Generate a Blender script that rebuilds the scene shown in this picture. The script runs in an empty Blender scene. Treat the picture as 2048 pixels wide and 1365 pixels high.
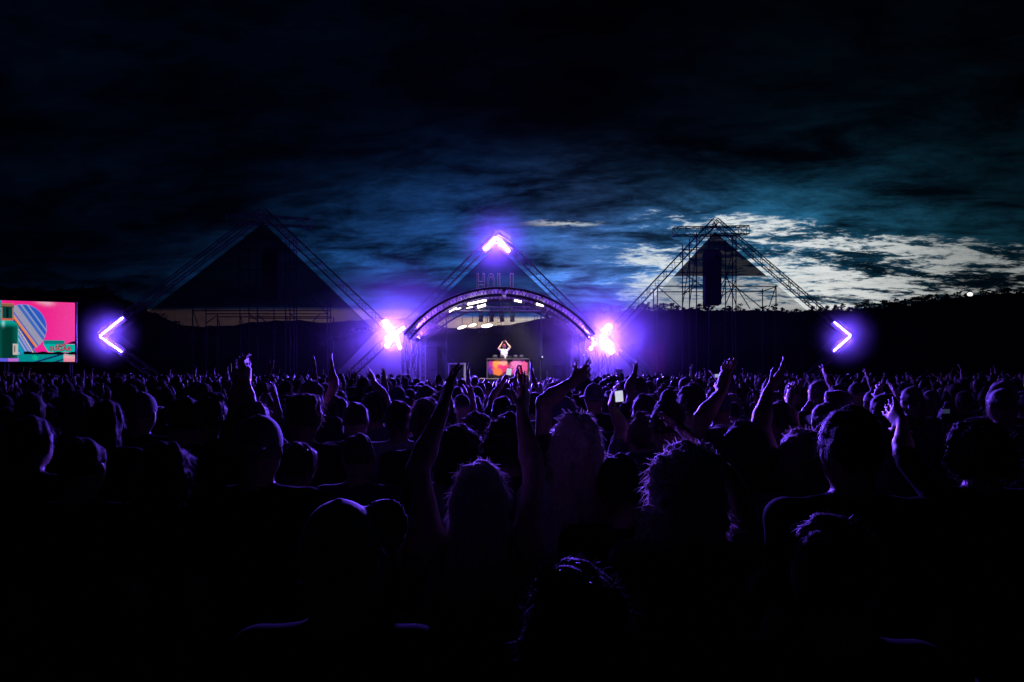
import bpy, math, random
import numpy as np
from mathutils import Vector, Matrix, Quaternion
# ------------------------------------------------------------------ camera, sky, light, exposure
sc = bpy.context.scene
COL = sc.collection
R = random.Random(11)
CZ, F, HY = 2.0, 1365.33, 738.0          # eye height, focal length in photo pixels, horizon row
def P(px, py, Y):
    return Vector(((px - 1024) / F * Y, Y, CZ + (HY - py) / F * Y))

cam = bpy.data.cameras.new('camera'); cam.lens = 24; cam.sensor_width = 36
cam.shift_y = (HY - 682.5) / 2048; cam.clip_start = 0.05; cam.clip_end = 2000
camo = bpy.data.objects.new('camera', cam); COL.objects.link(camo)
camo.location = (0, 0, CZ); camo.rotation_euler = (math.radians(90), 0, 0)
sc.camera = camo
sc.render.engine = 'CYCLES'
sc.view_settings.view_transform = 'Standard'; sc.view_settings.look = 'None'
sc.view_settings.gamma = 1; sc.view_settings.exposure = 0.0
sc.view_settings.use_curve_mapping = False
cy = sc.cycles
cy.use_denoising = True
try: cy.denoiser = 'OPENIMAGEDENOISE'
except Exception: pass
cy.max_bounces = 5; cy.diffuse_bounces = 2; cy.glossy_bounces = 2; cy.transmission_bounces = 3
cy.volume_bounces = 0; cy.transparent_max_bounces = 12
cy.sample_clamp_indirect = 4.0; cy.caustics_reflective = False; cy.caustics_refractive = False
cy.volume_max_steps = 256

SUN_AZ = math.radians(27); SUN_EL = math.radians(1.5)   # the sun has just gone down behind the ridge on the right

class NT:
    """small node helper"""
    def __init__(s, tree): s.t = tree; s.n = tree.nodes; s.l = tree.links
    def new(s, typ, **kw):
        nd = s.n.new(typ)
        for k, v in kw.items(): setattr(nd, k, v)
        return nd
    def put(s, sock, v):
        if v is None: return
        if hasattr(v, 'is_output') or hasattr(v, 'links'): s.l.new(v, sock)
        else: sock.default_value = v
    def m(s, op, a, b=None, c=None, clamp=False):
        nd = s.new('ShaderNodeMath', operation=op, use_clamp=clamp)
        s.put(nd.inputs[0], a); s.put(nd.inputs[1], b); s.put(nd.inputs[2], c)
        return nd.outputs[0]
    def vm(s, op, a, b=None):
        nd = s.new('ShaderNodeVectorMath', operation=op); s.put(nd.inputs[0], a)
        if b is not None: s.put(nd.inputs[1], b)
        return nd.outputs['Value'] if op in ('LENGTH', 'DOT_PRODUCT') else nd.outputs[0]
    def ss(s, v, a, b, lo=0.0, hi=1.0):
        nd = s.new('ShaderNodeMapRange', interpolation_type='SMOOTHSTEP')
        s.put(nd.inputs['Value'], v); s.put(nd.inputs['From Min'], a); s.put(nd.inputs['From Max'], b)
        s.put(nd.inputs['To Min'], lo); s.put(nd.inputs['To Max'], hi)
        return nd.outputs['Result']
    def noise(s, vec, scale, detail=4, rough=0.5, dist=0.0, color=False):
        nd = s.new('ShaderNodeTexNoise'); s.put(nd.inputs['Vector'], vec)
        nd.inputs['Scale'].default_value = scale; nd.inputs['Detail'].default_value = detail
        nd.inputs['Roughness'].default_value = rough; nd.inputs['Distortion'].default_value = dist
        return nd.outputs['Color' if color else 'Fac']
    def mix(s, f, a, b, mode='MIX'):
        nd = s.new('ShaderNodeMix', data_type='RGBA', blend_type=mode)
        s.put(nd.inputs[0], f); s.put(nd.inputs[6], a); s.put(nd.inputs[7], b)
        return nd.outputs[2]
    def ramp(s, f, stops, interp='LINEAR'):
        nd = s.new('ShaderNodeValToRGB'); cr = nd.color_ramp; cr.interpolation = interp
        while len(cr.elements) < len(stops): cr.elements.new(0.5)
        for e, (p, c) in zip(cr.elements, stops): e.position = p; e.color = (*c, 1) if len(c) == 3 else c
        s.put(nd.inputs[0], f); return nd.outputs[0]
    def scale(s, col, f):
        nd = s.new('ShaderNodeVectorMath', operation='SCALE'); s.put(nd.inputs[0], col); s.put(nd.inputs['Scale'], f)
        return nd.outputs[0]
    def comb(s, x, y, z):
        nd = s.new('ShaderNodeCombineXYZ'); s.put(nd.inputs[0], x); s.put(nd.inputs[1], y); s.put(nd.inputs[2], z)
        return nd.outputs[0]

world = bpy.data.worlds.new('World'); sc.world = world; world.use_nodes = True
w = NT(world.node_tree); w.n.clear()
tc = w.new('ShaderNodeTexCoord')
sx = w.new('ShaderNodeSeparateXYZ'); w.l.new(tc.outputs['Generated'], sx.inputs[0])
dx, dy, dz = sx.outputs
az = w.m('ARCTAN2', dx, dy)
el = w.m('MAXIMUM', dz, 0.0)
den = w.m('ADD', el, 0.20)
qx = w.m('DIVIDE', dx, den); qy = w.m('DIVIDE', dy, den)
q = w.comb(w.m('ADD', qx, w.m('MULTIPLY', qy, 0.30)), w.m('MULTIPLY', qy, 1.75), w.m('MULTIPLY', az, 0.6))
n1 = w.noise(q, 2.7, 8, 0.68, 0.35)
n2 = w.noise(q, 0.8, 4, 0.5, 0.2)
n3 = w.noise(q, 13.0, 7, 0.7, 0.3)
def GA(v, c, s): 
    t = w.m('DIVIDE', w.m('SUBTRACT', v, c), s)
    return w.m('POWER', 2.718, w.m('MULTIPLY', w.m('MULTIPLY', t, t), -1.0))
gauss = GA
elt = w.m('DIVIDE', dz, w.m('MAXIMUM', dy, 0.1))
# how open the cloud deck is: a torn band above the sunset, and a thin clear strip along the horizon
top = w.m('SUBTRACT', 0.217, w.m('MULTIPLY', w.m('MAXIMUM', w.m('SUBTRACT', az, 0.25), 0.0), 0.20))
band = w.m('MULTIPLY', w.ss(el, w.m('ADD', top, 0.035), w.m('SUBTRACT', top, 0.012)), w.ss(az, -0.06, 0.36))
streak = w.m('MULTIPLY', w.ss(w.m('ABSOLUTE', w.m('SUBTRACT', elt, w.m('ADD', 0.2125, w.m('MULTIPLY', w.m('SUBTRACT', n3, 0.5), 0.02)))), 0.0045, 0.0003), w.m('MULTIPLY', w.ss(az, 0.0, 0.08), w.ss(az, 0.14, 0.10)))
fade_r = w.m('MULTIPLY', w.ss(az, 1.15, 0.5, 0.25, 1.0), w.ss(az, 0.42, 0.60, 1.0, 0.96))
band = w.m('MULTIPLY', band, fade_r)
strip = w.m('MULTIPLY', w.ss(elt, w.m('ADD', w.ss(az, -0.155, -0.115, 0.0895, 0.0785), w.m('MULTIPLY', w.m('SUBTRACT', n2, 0.5), 0.012)), w.ss(az, -0.155, -0.115, 0.083, 0.072)), w.ss(az, 0.14, 0.02))
strip = w.m('MULTIPLY', strip, w.ss(az, -1.3, -0.5))
openv = w.m('ADD', w.m('MULTIPLY', band, 0.565), w.m('MULTIPLY', w.m('ADD', w.m('SUBTRACT', n1, 0.5), w.m('MULTIPLY', w.m('SUBTRACT', n3, 0.5), 0.8)), w.m('ADD', 0.25, w.m('MULTIPLY', band, 2.15))))
openv = w.m('ADD', openv, w.m('MULTIPLY', GA(az, 0.185, 0.075), w.m('MULTIPLY', GA(el, 0.112, 0.035), 0.22)))
gap = w.ss(openv, 0.40, 0.74)
gap = w.m('MAXIMUM', gap, w.m('MAXIMUM', strip, w.m('MULTIPLY', streak, 0.75)))
# thin-cloud light: strongest round the sunset, falling away upward and to the left
gl = w.m('MULTIPLY', gauss(az, 0.11, 0.28), gauss(el, 0.125, 0.09))
gl2 = w.m('MULTIPLY', gauss(az, 0.15, 0.6), gauss(el, 0.10, 0.18))
tex = w.m('MULTIPLY', w.m('MULTIPLY', w.ss(n1, 0.32, 0.68, 0.12, 2.1), w.ss(n2, 0.36, 0.64, 0.5, 1.5)), w.ss(n3, 0.3, 0.7, 0.75, 1.3))
lum = w.m('MULTIPLY', w.m('ADD', w.m('ADD', w.m('MULTIPLY', gl, 0.50), w.m('MULTIPLY', gl2, 0.0055)), 0.0018), tex)
cloud = w.scale(w.ramp(w.m('ADD', w.m('MULTIPLY', az, 0.8), 0.5), [(0.0, (0.03, 0.28, 0.9)), (0.45, (0.055, 0.27, 1.0)), (0.58, (0.12, 0.34, 1.0)), (0.78, (0.06, 0.42, 0.85)), (1.0, (0.06, 0.46, 0.75))]), lum)
sky = w.new('ShaderNodeTexSky'); sky.sky_type = 'NISHITA'; sky.sun_disc = False
sky.sun_elevation = SUN_EL; sky.sun_rotation = SUN_AZ
try: sky.dust_density = 2.0
except Exception: pass
gapb = w.m('MULTIPLY', w.ss(az, -0.75, 0.12, 0.02, 1.0), w.ss(az, 0.62, 0.42, 0.42, 1.0))
gapc = w.ramp(w.m('ADD', w.m('MULTIPLY', az, 0.8), 0.5), [(0.0, (0.10, 0.055, 0.06)), (0.22, (0.24, 0.15, 0.17)), (0.40, (0.48, 0.29, 0.29)), (0.48, (0.74, 0.58, 0.48)), (0.58, (0.56, 0.66, 0.74)), (0.75, (0.63, 0.69, 0.71)), (1.0, (0.58, 0.65, 0.65))])
clear = w.mix(1.0, w.scale(gapc, gapb), w.scale(sky.outputs[0], w.m('MULTIPLY', 0.003, gapb)), 'ADD')
clear = w.scale(clear, w.ss(n3, 0.2, 0.7, 0.7, 1.12))
colr = w.mix(gap, cloud, clear)
bg = w.new('ShaderNodeBackground'); w.l.new(colr, bg.inputs[0]); bg.inputs[1].default_value = 1.0
world.cycles.sampling_method = 'MANUAL'; world.cycles.sample_map_resolution = 256
wo = w.new('ShaderNodeOutputWorld'); w.l.new(bg.outputs[0], wo.inputs[0])

sun = bpy.data.lights.new('sun', 'SUN'); sun.energy = 0.004; sun.angle = math.radians(12); sun.color = (1, 0.86, 0.7)
suno = bpy.data.objects.new('sun', sun); COL.objects.link(suno)
suno.rotation_euler = (math.radians(90) - SUN_EL, 0, math.pi - SUN_AZ); suno.location = (60, 100, 30)

# ------------------------------------------------------------------ helpers
def link(o, parent=None):
    COL.objects.link(o)
    if parent is not None: o.parent = parent
    return o
def tag(o, label=None, cat=None, group=None, kind=None):
    if label: o['label'] = label
    if cat: o['category'] = cat
    if group: o['group'] = group
    if kind: o['kind'] = kind
    return o
def empty(name, loc, label, cat, group=None, rz=0.0):
    o = bpy.data.objects.new(name, None); o.empty_display_size = 0.2
    o.location = loc; o.rotation_euler = (0, 0, rz); link(o)
    return tag(o, label, cat, group)

def mat(name, col, rough=0.6, metal=0.0, emit=None, es=0.0, var=0.25, vs=6.0, bump=0.0, sheen=0.0):
    m = bpy.data.materials.new(name); m.use_nodes = True
    t = NT(m.node_tree); b = t.n['Principled BSDF']
    tcn = t.new('ShaderNodeTexCoord')
    nz = t.noise(tcn.outputs['Object'], vs, 5, 0.6)
    c0 = [max(0, c * (1 - var)) for c in col]; c1 = [min(1, c * (1 + var)) for c in col]
    t.l.new(t.ramp(nz, [(0.3, c0), (0.7, c1)]), b.inputs['Base Color'])
    t.l.new(t.m('MULTIPLY_ADD', nz, 0.25, rough - 0.12, clamp=True), b.inputs['Roughness'])
    b.inputs['Metallic'].default_value = metal
    if emit: b.inputs['Emission Color'].default_value = (*emit, 1); b.inputs['Emission Strength'].default_value = es
    if sheen: b.inputs['Sheen Weight'].default_value = sheen
    if bump:
        bp = t.new('ShaderNodeBump'); bp.inputs['Strength'].default_value = bump
        t.l.new(t.noise(tcn.outputs['Object'], vs * 4, 4), bp.inputs['Height']); t.l.new(bp.outputs[0], b.inputs['Normal'])
    return m

class MB:
    """collects simple shapes into one mesh"""
    def __init__(s): s.v = []; s.f = []; s.smooth = []
    def add(s, vs, fs, smooth=False):
        o = len(s.v); s.v += [tuple(x) for x in vs]; s.f += [tuple(i + o for i in f) for f in fs]; s.smooth += [smooth] * len(fs)
    def box(s, c, size, rot=None):
        hx, hy, hz = size[0] / 2, size[1] / 2, size[2] / 2; c = Vector(c)
        vs = [Vector((x, y, z)) for x in (-hx, hx) for y in (-hy, hy) for z in (-hz, hz)]
        if rot is not None: vs = [rot @ p for p in vs]
        s.add([p + c for p in vs], [(0, 1, 3, 2), (4, 6, 7, 5), (0, 4, 5, 1), (2, 3, 7, 6), (0, 2, 6, 4), (1, 5, 7, 3)]); return s
    def tube(s, a, b, r, n=6, r2=None, caps=True):
        a = Vector(a); b = Vector(b); d = (b - a)
        if d.length < 1e-6: return s
        d.normalize(); u = d.orthogonal().normalized(); v = d.cross(u); r2 = r if r2 is None else r2
        vs = [a + (u * math.cos(2 * math.pi * i / n) + v * math.sin(2 * math.pi * i / n)) * r for i in range(n)]
        vs += [b + (u * math.cos(2 * math.pi * i / n) + v * math.sin(2 * math.pi * i / n)) * r2 for i in range(n)]
        fs = [(i, (i + 1) % n, n + (i + 1) % n, n + i) for i in range(n)]
        s.add(vs, fs, True)
        if caps: s.add(vs[:n], [tuple(range(n))[::-1]]); s.add(vs[n:], [tuple(range(n))])
        return s
    def poly(s, pts, r, n=6):
        for a, b in zip(pts[:-1], pts[1:]): s.tube(a, b, r, n, caps=True)
        return s
    def mesh(s, name, m=None):
        me = bpy.data.meshes.new(name); me.from_pydata(s.v, [], s.f); me.polygons.foreach_set('use_smooth', s.smooth)
        if m: me.materials.append(m)
        me.update(); return me
    def build(s, name, m, parent=None, loc=None):
        """loc: world origin of a top-level mesh; children keep the parent's frame (coordinates are given in world space)"""
        off = Vector(loc) if loc is not None else (parent_origin(parent) if parent is not None else Vector((0, 0, 0)))
        s.v = [tuple(Vector(p) - off) for p in s.v]
        o = bpy.data.objects.new(name, s.mesh(name, m)); link(o, parent)
        if parent is None: o.location = off
        return o
def parent_origin(p):
    v = Vector((0, 0, 0))
    while p is not None: v += Vector(p.location); p = p.parent
    return v

def truss(mb, A, B, side, r=0.024, bay=None, up=None, lace=0.012, n=6):
    """square box truss from A to B"""
    A = Vector(A); B = Vector(B); d = B - A; L = d.length; d.normalize()
    up = Vector(up) if up is not None else Vector((0, 1, 0))
    u = (up - d * up.dot(d)).normalized(); v = d.cross(u); h = side / 2
    cs = [u * h + v * h, u * h - v * h, -u * h - v * h, -u * h + v * h]
    for c in cs: mb.tube(A + c, B + c, r, n)
    k = max(2, int(round(L / (bay or side))))
    for i in range(4):
        c0, c1 = cs[i], cs[(i + 1) % 4]
        for j in range(k):
            a, b = (c0, c1) if (j + i) % 2 == 0 else (c1, c0)
            mb.tube(A + d * (L * j / k) + a, A + d * (L * (j + 1) / k) + b, lace, 4, caps=False)
        for e in (A, B): mb.tube(e + c0, e + c1, lace, 4, caps=False)
        for e in range(4, k, 4): mb.tube(A + d * (L * e / k) + c0, A + d * (L * e / k) + c1, lace * 1.2, 4, caps=False)
    return mb

_unit = MB(); _unit.tube((0, 0, 0), (0, 0, 1), 1.0, 8)
def pipe_mesh(m, cache={}):
    if m.name not in cache: cache[m.name] = _unit.mesh('pipe', m)
    return cache[m.name]
def pipe(name, a, b, r, m, parent):
    a = Vector(a); b = Vector(b); d = b - a
    o = bpy.data.objects.new(name, pipe_mesh(m)); link(o, parent)
    o.location = a - parent_origin(parent); o.rotation_mode = 'QUATERNION'
    o.rotation_quaternion = Vector((0, 0, 1)).rotation_difference(d.normalized()); o.scale = (r, r, d.length)
    return o

M = {}
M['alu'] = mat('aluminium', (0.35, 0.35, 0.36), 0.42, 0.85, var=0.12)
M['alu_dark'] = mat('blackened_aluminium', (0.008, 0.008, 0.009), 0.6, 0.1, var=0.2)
M['steel'] = mat('weathered_steel', (0.012, 0.012, 0.013), 0.75, 0.0, var=0.2)
M['black'] = mat('black_paint', (0.005, 0.005, 0.0055), 0.65, var=0.2)
M['grille'] = mat('speaker_grille', (0.012, 0.012, 0.013), 0.7, 0.1, vs=40, bump=0.4)
M['white'] = mat('white_paint', (0.7, 0.7, 0.7), 0.5, var=0.06)
M['deck'] = mat('stage_deck', (0.30, 0.25, 0.20), 0.55, var=0.25, vs=3)
M['skirt'] = mat('skirt_cloth', (0.05, 0.055, 0.09), 0.9, var=0.2)
VIOLET = (0.155, 0.062, 1.0)
WARM = (1.0, 0.86, 0.66)
# ------------------------------------------------------------------ ground and hills
def ground_mat():
    m = bpy.data.materials.new('trampled_grass'); m.use_nodes = True
    t = NT(m.node_tree); b = t.n['Principled BSDF']; g = t.new('ShaderNodeTexCoord')
    a = t.noise(g.outputs['Object'], 0.6, 6, 0.6); c = t.noise(g.outputs['Object'], 14, 5, 0.6)
    t.l.new(t.mix(t.ss(a, 0.4, 0.62), t.ramp(c, [(0.3, (0.02, 0.03, 0.012)), (0.7, (0.05, 0.065, 0.025))]), (0.075, 0.055, 0.038, 1)), b.inputs['Base Color'])
    b.inputs['Roughness'].default_value = 0.95
    bp = t.new('ShaderNodeBump'); bp.inputs['Strength'].default_value = 0.6; t.l.new(c, bp.inputs['Height']); t.l.new(bp.outputs[0], b.inputs['Normal'])
    return m
M['grass'] = ground_mat()
g = MB(); N = 24; xs = [-300 + 600 * i / N for i in range(N + 1)]; ys = [-40 + 380 * i / N for i in range(N + 1)]
g.add([(x, y, 0.0) for y in ys for x in xs], [(j * (N + 1) + i, j * (N + 1) + i + 1, (j + 1) * (N + 1) + i + 1, (j + 1) * (N + 1) + i) for j in range(N) for i in range(N)])
tag(g.build('ground', M['grass']), kind='structure')
M['wood'] = mat('wooded_hill', (0.012, 0.02, 0.012), 0.95, vs=0.4, var=0.4)
M['leaf'] = mat('dark_leaves', (0.035, 0.055, 0.025), 0.8, vs=3, var=0.4)
M['bark'] = mat('bark', (0.06, 0.045, 0.03), 0.9, vs=8)
def interp(pts, x):
    return float(np.interp(x, [p[0] for p in pts], [p[1] for p in pts]))
def hill(name, pts, Y, seed, front=0.72, wob=0.5, step=12):
    rr = random.Random(seed); ph = [(rr.uniform(0, 6), rr.uniform(0.01, 0.12), rr.uniform(0.2, 1.0)) for _ in range(9)]
    x0, x1 = pts[0][0], pts[-1][0]; cols = int((x1 - x0) / step); rows = 9; V = []
    for i in range(cols + 1):
        px = x0 + (x1 - x0) * i / cols; top = P(px, interp(pts, px), Y)
        wv = sum(a * math.sin(px * f + p) for p, f, a in ph) * wob * 0.25
        for j in range(rows):
            t = j / (rows - 1)
            if t <= 0.75: u = t / 0.75; y = Y * (front + (1 - front) * u); z = (top.z + wv) * (u ** 1.25)
            else: u = (t - 0.75) / 0.25; y = Y + 30 * u; z = (top.z + wv) * (1 - 0.9 * u)
            jit = (rr.random() - 0.5) * wob * (0.0 if j == 0 else 1.0)
            V.append((top.x * (y / Y if t <= 0.75 else 1), y, max(-0.3, z + jit) if j else -0.3))
    fs = [(i * rows + j, (i + 1) * rows + j, (i + 1) * rows + j + 1, i * rows + j + 1) for i in range(cols) for j in range(rows - 1)]
    h = MB(); h.add(V, fs, True)
    return tag(h.build(name, M['wood']), kind='structure')
RIDGE_R = [(1085, 640), (1110, 634), (1160, 629), (1230, 624), (1300, 619), (1420, 621), (1560, 623), (1690, 621), (1760, 617), (1850, 605), (1960, 592), (2080, 582), (2300, 566), (2600, 560)]
RIDGE_L = [(-500, 560), (-100, 572), (60, 580), (170, 578), (210, 575), (240, 596), (285, 614), (310, 628), (335, 641), (370, 655), (400, 668), (440, 690), (520, 712)]
RIDGE_F = [(250, 662), (367, 652), (450, 653), (500, 646), (540, 641), (600, 641), (660, 647), (700, 641), (760, 637), (850, 642), (890, 655), (940, 657), (1000, 653), (1045, 645), (1075, 638), (1130, 634), (1250, 640)]
RIDGE_M = [(520, 712), (600, 694), (660, 688), (690, 680), (715, 664), (740, 661), (780, 668), (830, 690), (900, 706)]
hill('hill', RIDGE_F, 270, 1, 0.85, 0.5)
hill('hill', RIDGE_R, 160, 2, 0.7, 0.35)
hill('hill', RIDGE_L, 110, 3, 0.7, 0.4)
hill('hill', RIDGE_M, 190, 4, 0.8, 0.5)

def leaves(mb, c, rad, n, size, rr, flat=0.75):
    for _ in range(n):
        while True:
            p = Vector((rr.uniform(-1, 1), rr.uniform(-1, 1), rr.uniform(-1, 1)))
            if p.length < 1: break
        p = Vector((p.x * rad[0], p.y * rad[1], p.z * rad[2])) + Vector(c)
        a = Vector((rr.uniform(-1, 1), rr.uniform(-1, 1), rr.uniform(-0.5, 0.5))).normalized() * size * rr.uniform(0.5, 1.3)
        b = a.orthogonal().normalized() * size * rr.uniform(0.3, 0.8)
        mb.add([p - a, p + b, p + a, p - b], [(0, 1, 2, 3)])
def treeline(name, label, pts, Y, x0, x1, seed, hmin, hmax, gap, dens=1.0, size=0.35, sink=1.2):
    rr = random.Random(seed); mb = MB(); px = x0
    while px < x1:
        base = P(px, interp(pts, px), Y); hh = rr.uniform(hmin, hmax); conifer = rr.random() < 0.45
        base.z -= sink
        for k in range(int(7 * dens)):
            t = k / 7
            wd = (hh * 0.3 * (1 - t) + 0.15) if conifer else hh * 0.34 * math.sin(0.5 + 2.4 * t)
            c = base + Vector((rr.uniform(-.3, .3) * wd, rr.uniform(-1, 1), hh * (0.12 + 0.88 * t)))
            leaves(mb, c, (abs(wd) + .1, abs(wd) + .1, hh * 0.11), int(16 * dens), size, rr)
        mb.tube(base, base + Vector((0, 0, hh * 0.9)), 0.09, 4, 0.03)
        px += rr.uniform(*gap)
    return tag(mb.build(name, M['leaf']), label, 'trees', kind='stuff')
treeline('treeline', 'dark jagged line of treetops along the ridge behind the stage', RIDGE_R, 160, 1095, 2130, 5, 1.2, 3.0, (7, 16))
treeline('treeline', 'dim treetops along the hill slope behind the big video screen', RIDGE_L, 110, -60, 420, 6, 1.0, 2.6, (8, 20), 0.8, 0.25)
treeline('treeline', 'rounded clump of far trees beside the bright lamps', RIDGE_M, 190, 640, 850, 7, 1.5, 3.6, (8, 16), 1.0, 0.4)
def tree(px, Y, hh, wd, seed, label):
    rr = random.Random(seed); b = P(px, interp(RIDGE_R, px), Y); b.z -= 1.2
    t = empty('tree', b, label, 'tree', 'single trees on the ridge')
    tr = MB(); top = b + Vector((rr.uniform(-.3, .3), 0, hh * 0.8)); tr.tube(b, top, 0.16, 6, 0.06); cr = MB()
    for k in range(9):
        s = b + (top - b) * rr.uniform(0.35, 0.95); an = rr.uniform(0, 6.28); ln = wd * rr.uniform(0.45, 1.0)
        e = s + Vector((math.cos(an) * ln, math.sin(an) * ln * .6, rr.uniform(0.1, 0.9)))
        tr.tube(s, e, 0.05, 4, 0.02)
        leaves(cr, e, (wd * 0.42, wd * 0.42, 0.32), 75, 0.2, rr)
    leaves(cr, top, (wd * 0.6, wd * 0.5, 0.6), 90, 0.2, rr)
    tr.build('trunk', M['bark'], t); cr.build('crown', M['leaf'], t)
tree(1741, 158, 3.0, 2.2, 21, 'round open tree on the ridge, first past the glowing arrow')
tree(1776, 158, 2.7, 1.8, 22, 'broad open tree on the ridge, second past the glowing arrow')
tree(1828, 158, 2.4, 1.6, 23, 'spiky tree on the ridge just past the two broad trees')
tree(1847, 157, 3.0, 2.0, 24, 'tallest spiky tree where the ridge starts to climb')
tree(1800, 159, 1.8, 1.3, 25, 'smallest tree on the ridge, in the dip past the broad trees')
# floodlight on the ridge
fb = P(1940, 604, 150); ft = P(1940, 589, 150)
fl = empty('floodlight', fb, 'small white floodlight shining on top of the wooded ridge', 'floodlight')
MB().tube(fb, ft, 0.06, 6).build('pole', M['steel'], fl)
MB().tube(ft + Vector((0, .25, 0)), ft + Vector((0, 0, 0)), 0.35, 12, 0.75).build('housing', M['black'], fl)
M['flood'] = mat('floodlight_glass', (1, 1, 1), 0.3, emit=(1, .97, .9), es=1.4, var=0)
M['flood'].cycles.emission_sampling = 'NONE'; M['flood']
dsc = MB(); dsc.add([ft + Vector((math.cos(a) * .66, -0.01, math.sin(a) * .45)) for a in [i * math.pi / 8 for i in range(16)]], [tuple(range(16))]); dsc.build('lens', M['flood'], fl)

# ------------------------------------------------------------------ stage platform
XC = -0.6                                                    # the vault's centre line
DZ = 1.27                                                    # deck height
st = empty('stage_platform', (XC, 33, 0), 'raised timber stage floor with pale front edge under the arched roof', 'stage')
for i in range(10):
    x0 = XC - 5.5 + i * 1.1
    for j in range(3):
        MB().box((x0 + .55, 33.95 + j * 1.9, DZ - 0.03), (1.094, 1.894, 0.06)).build('deck_board', M['deck'], st)
    MB().box((x0 + .55, 33.02, DZ / 2 - .06), (1.085, 0.03, DZ - .13)).build('skirt_panel', M['skirt'], st)
MB().box((XC, 32.99, DZ - .015), (11.0, 0.05, 0.09)).build('edge_trim', mat('pale_edge', (.5, .42, .34), .5, var=.15), st)
MB().box((XC, 38.5, DZ / 2 - .04), (10.9, 0.05, DZ - .1)).build('back_panel', M['skirt'], st)
for x in (-5.2, 0, 5.2):
    for y in (33.3, 35.7, 38.2): pipe('prop', (XC + x, y, 0), (XC + x, y, DZ - .06), .03, M['steel'], st)
rs = empty('desk_riser', P(1016, 738, 35.0) * 1.0, 'low black riser with pale edges under the mixing desk', 'riser')
rs.location.z = DZ
rc = P(1016, 738, 35.2).x; RZ = DZ + .24
MB().box((rc, 35.3, DZ + .118), (2.9, 1.9, .23)).build('box', M['black'], rs)
MB().box((rc, 34.33, RZ - .006), (2.9, .04, .03)).build('edge_trim', mat('pale_edge_strip', (.55, .48, .4), .5), rs)
MB().box((rc, 35.3, RZ - .002), (2.88, 1.86, .008)).build('top', M['deck'], rs)

# ------------------------------------------------------------------ arched roof: a vault of two bow trusses and a skin
RV = 5.85
def arc(rad, y, a0, a1, n):
    return [Vector((XC + rad * math.sin(a0 + (a1 - a0) * i / n), y, rad * math.cos(a0 + (a1 - a0) * i / n) + 0.05)) for i in range(n + 1)]
roof = empty('arched_roof', (XC, 33, 0), 'arched stage roof of bowed lattice girders with a stretched violet-lit skin', 'stage roof')
def bow(y, name, n=60):
    mb = MB(); rs_ = (RV, RV - .36); A = math.radians(52)
    o = {}
    for k, (r_, dy) in enumerate(((rs_[0], 0), (rs_[1], 0), (rs_[0], .32), (rs_[1], .32))):
        o[k] = arc(r_, y + dy, -A, A, n); mb.poly(o[k], .034, 6)
    for i in range(n):
        mb.tube(o[0][i], o[1][i + 1], .012, 4, caps=False); mb.tube(o[1][i], o[0][i + 1], .012, 4, caps=False)
        if i % 2 == 0: mb.tube(o[2][i], o[3][i + 1], .011, 4, caps=False); mb.tube(o[0][i], o[2][i + 1], .011, 4, caps=False)
        else: mb.tube(o[3][i], o[2][i + 1], .011, 4, caps=False); mb.tube(o[2][i], o[0][i + 1], .011, 4, caps=False)
        if i % 3 == 0: mb.tube(o[0][i], o[1][i], .014, 4, caps=False); mb.tube(o[1][i], o[3][i], .012, 4, caps=False)
    return mb.build(name, M['alu_dark'], roof)
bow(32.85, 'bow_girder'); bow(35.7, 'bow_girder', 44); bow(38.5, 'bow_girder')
for i in range(-4, 5):
    a = math.radians(i * 13); r_ = RV - .34
    p = Vector((XC + r_ * math.sin(a), 33, r_ * math.cos(a) + .05))
    pipe('purlin', p + Vector((0, 0.1, 0)), p + Vector((0, 5.6, 0)), .025, M['alu'], roof)
def skin_mat():
    m = bpy.data.materials.new('roof_skin'); m.use_nodes = True; t = NT(m.node_tree); b = t.n['Principled BSDF']
    c = t.new('ShaderNodeTexCoord'); n_ = t.noise(c.outputs['Object'], 1.5, 4)
    t.l.new(t.ramp(n_, [(.3, (.42, .42, .46)), (.7, (.55, .55, .58))]), b.inputs['Base Color']); b.inputs['Roughness'].default_value = .6
    return m
M['skin'] = skin_mat()
A0 = math.radians(52); nA, nY = 40, 12; V = []
for j in range(nY + 1):
    y = 32.9 + 5.9 * j / nY
    for i in range(nA + 1):
        a = -A0 + 2 * A0 * i / nA
        r_ = RV + .06 - .10 * math.sin(math.pi * ((j / nY * 2) % 1)) + .012 * math.sin(i * 2.1)
        V.append((XC + r_ * math.sin(a), y, r_ * math.cos(a) + .05))
sk = MB(); sk.add(V, [(j * (nA + 1) + i, j * (nA + 1) + i + 1, (j + 1) * (nA + 1) + i + 1, (j + 1) * (nA + 1) + i) for j in range(nY) for i in range(nA)], True)
sk.build('skin', M['skin'], roof)

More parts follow.
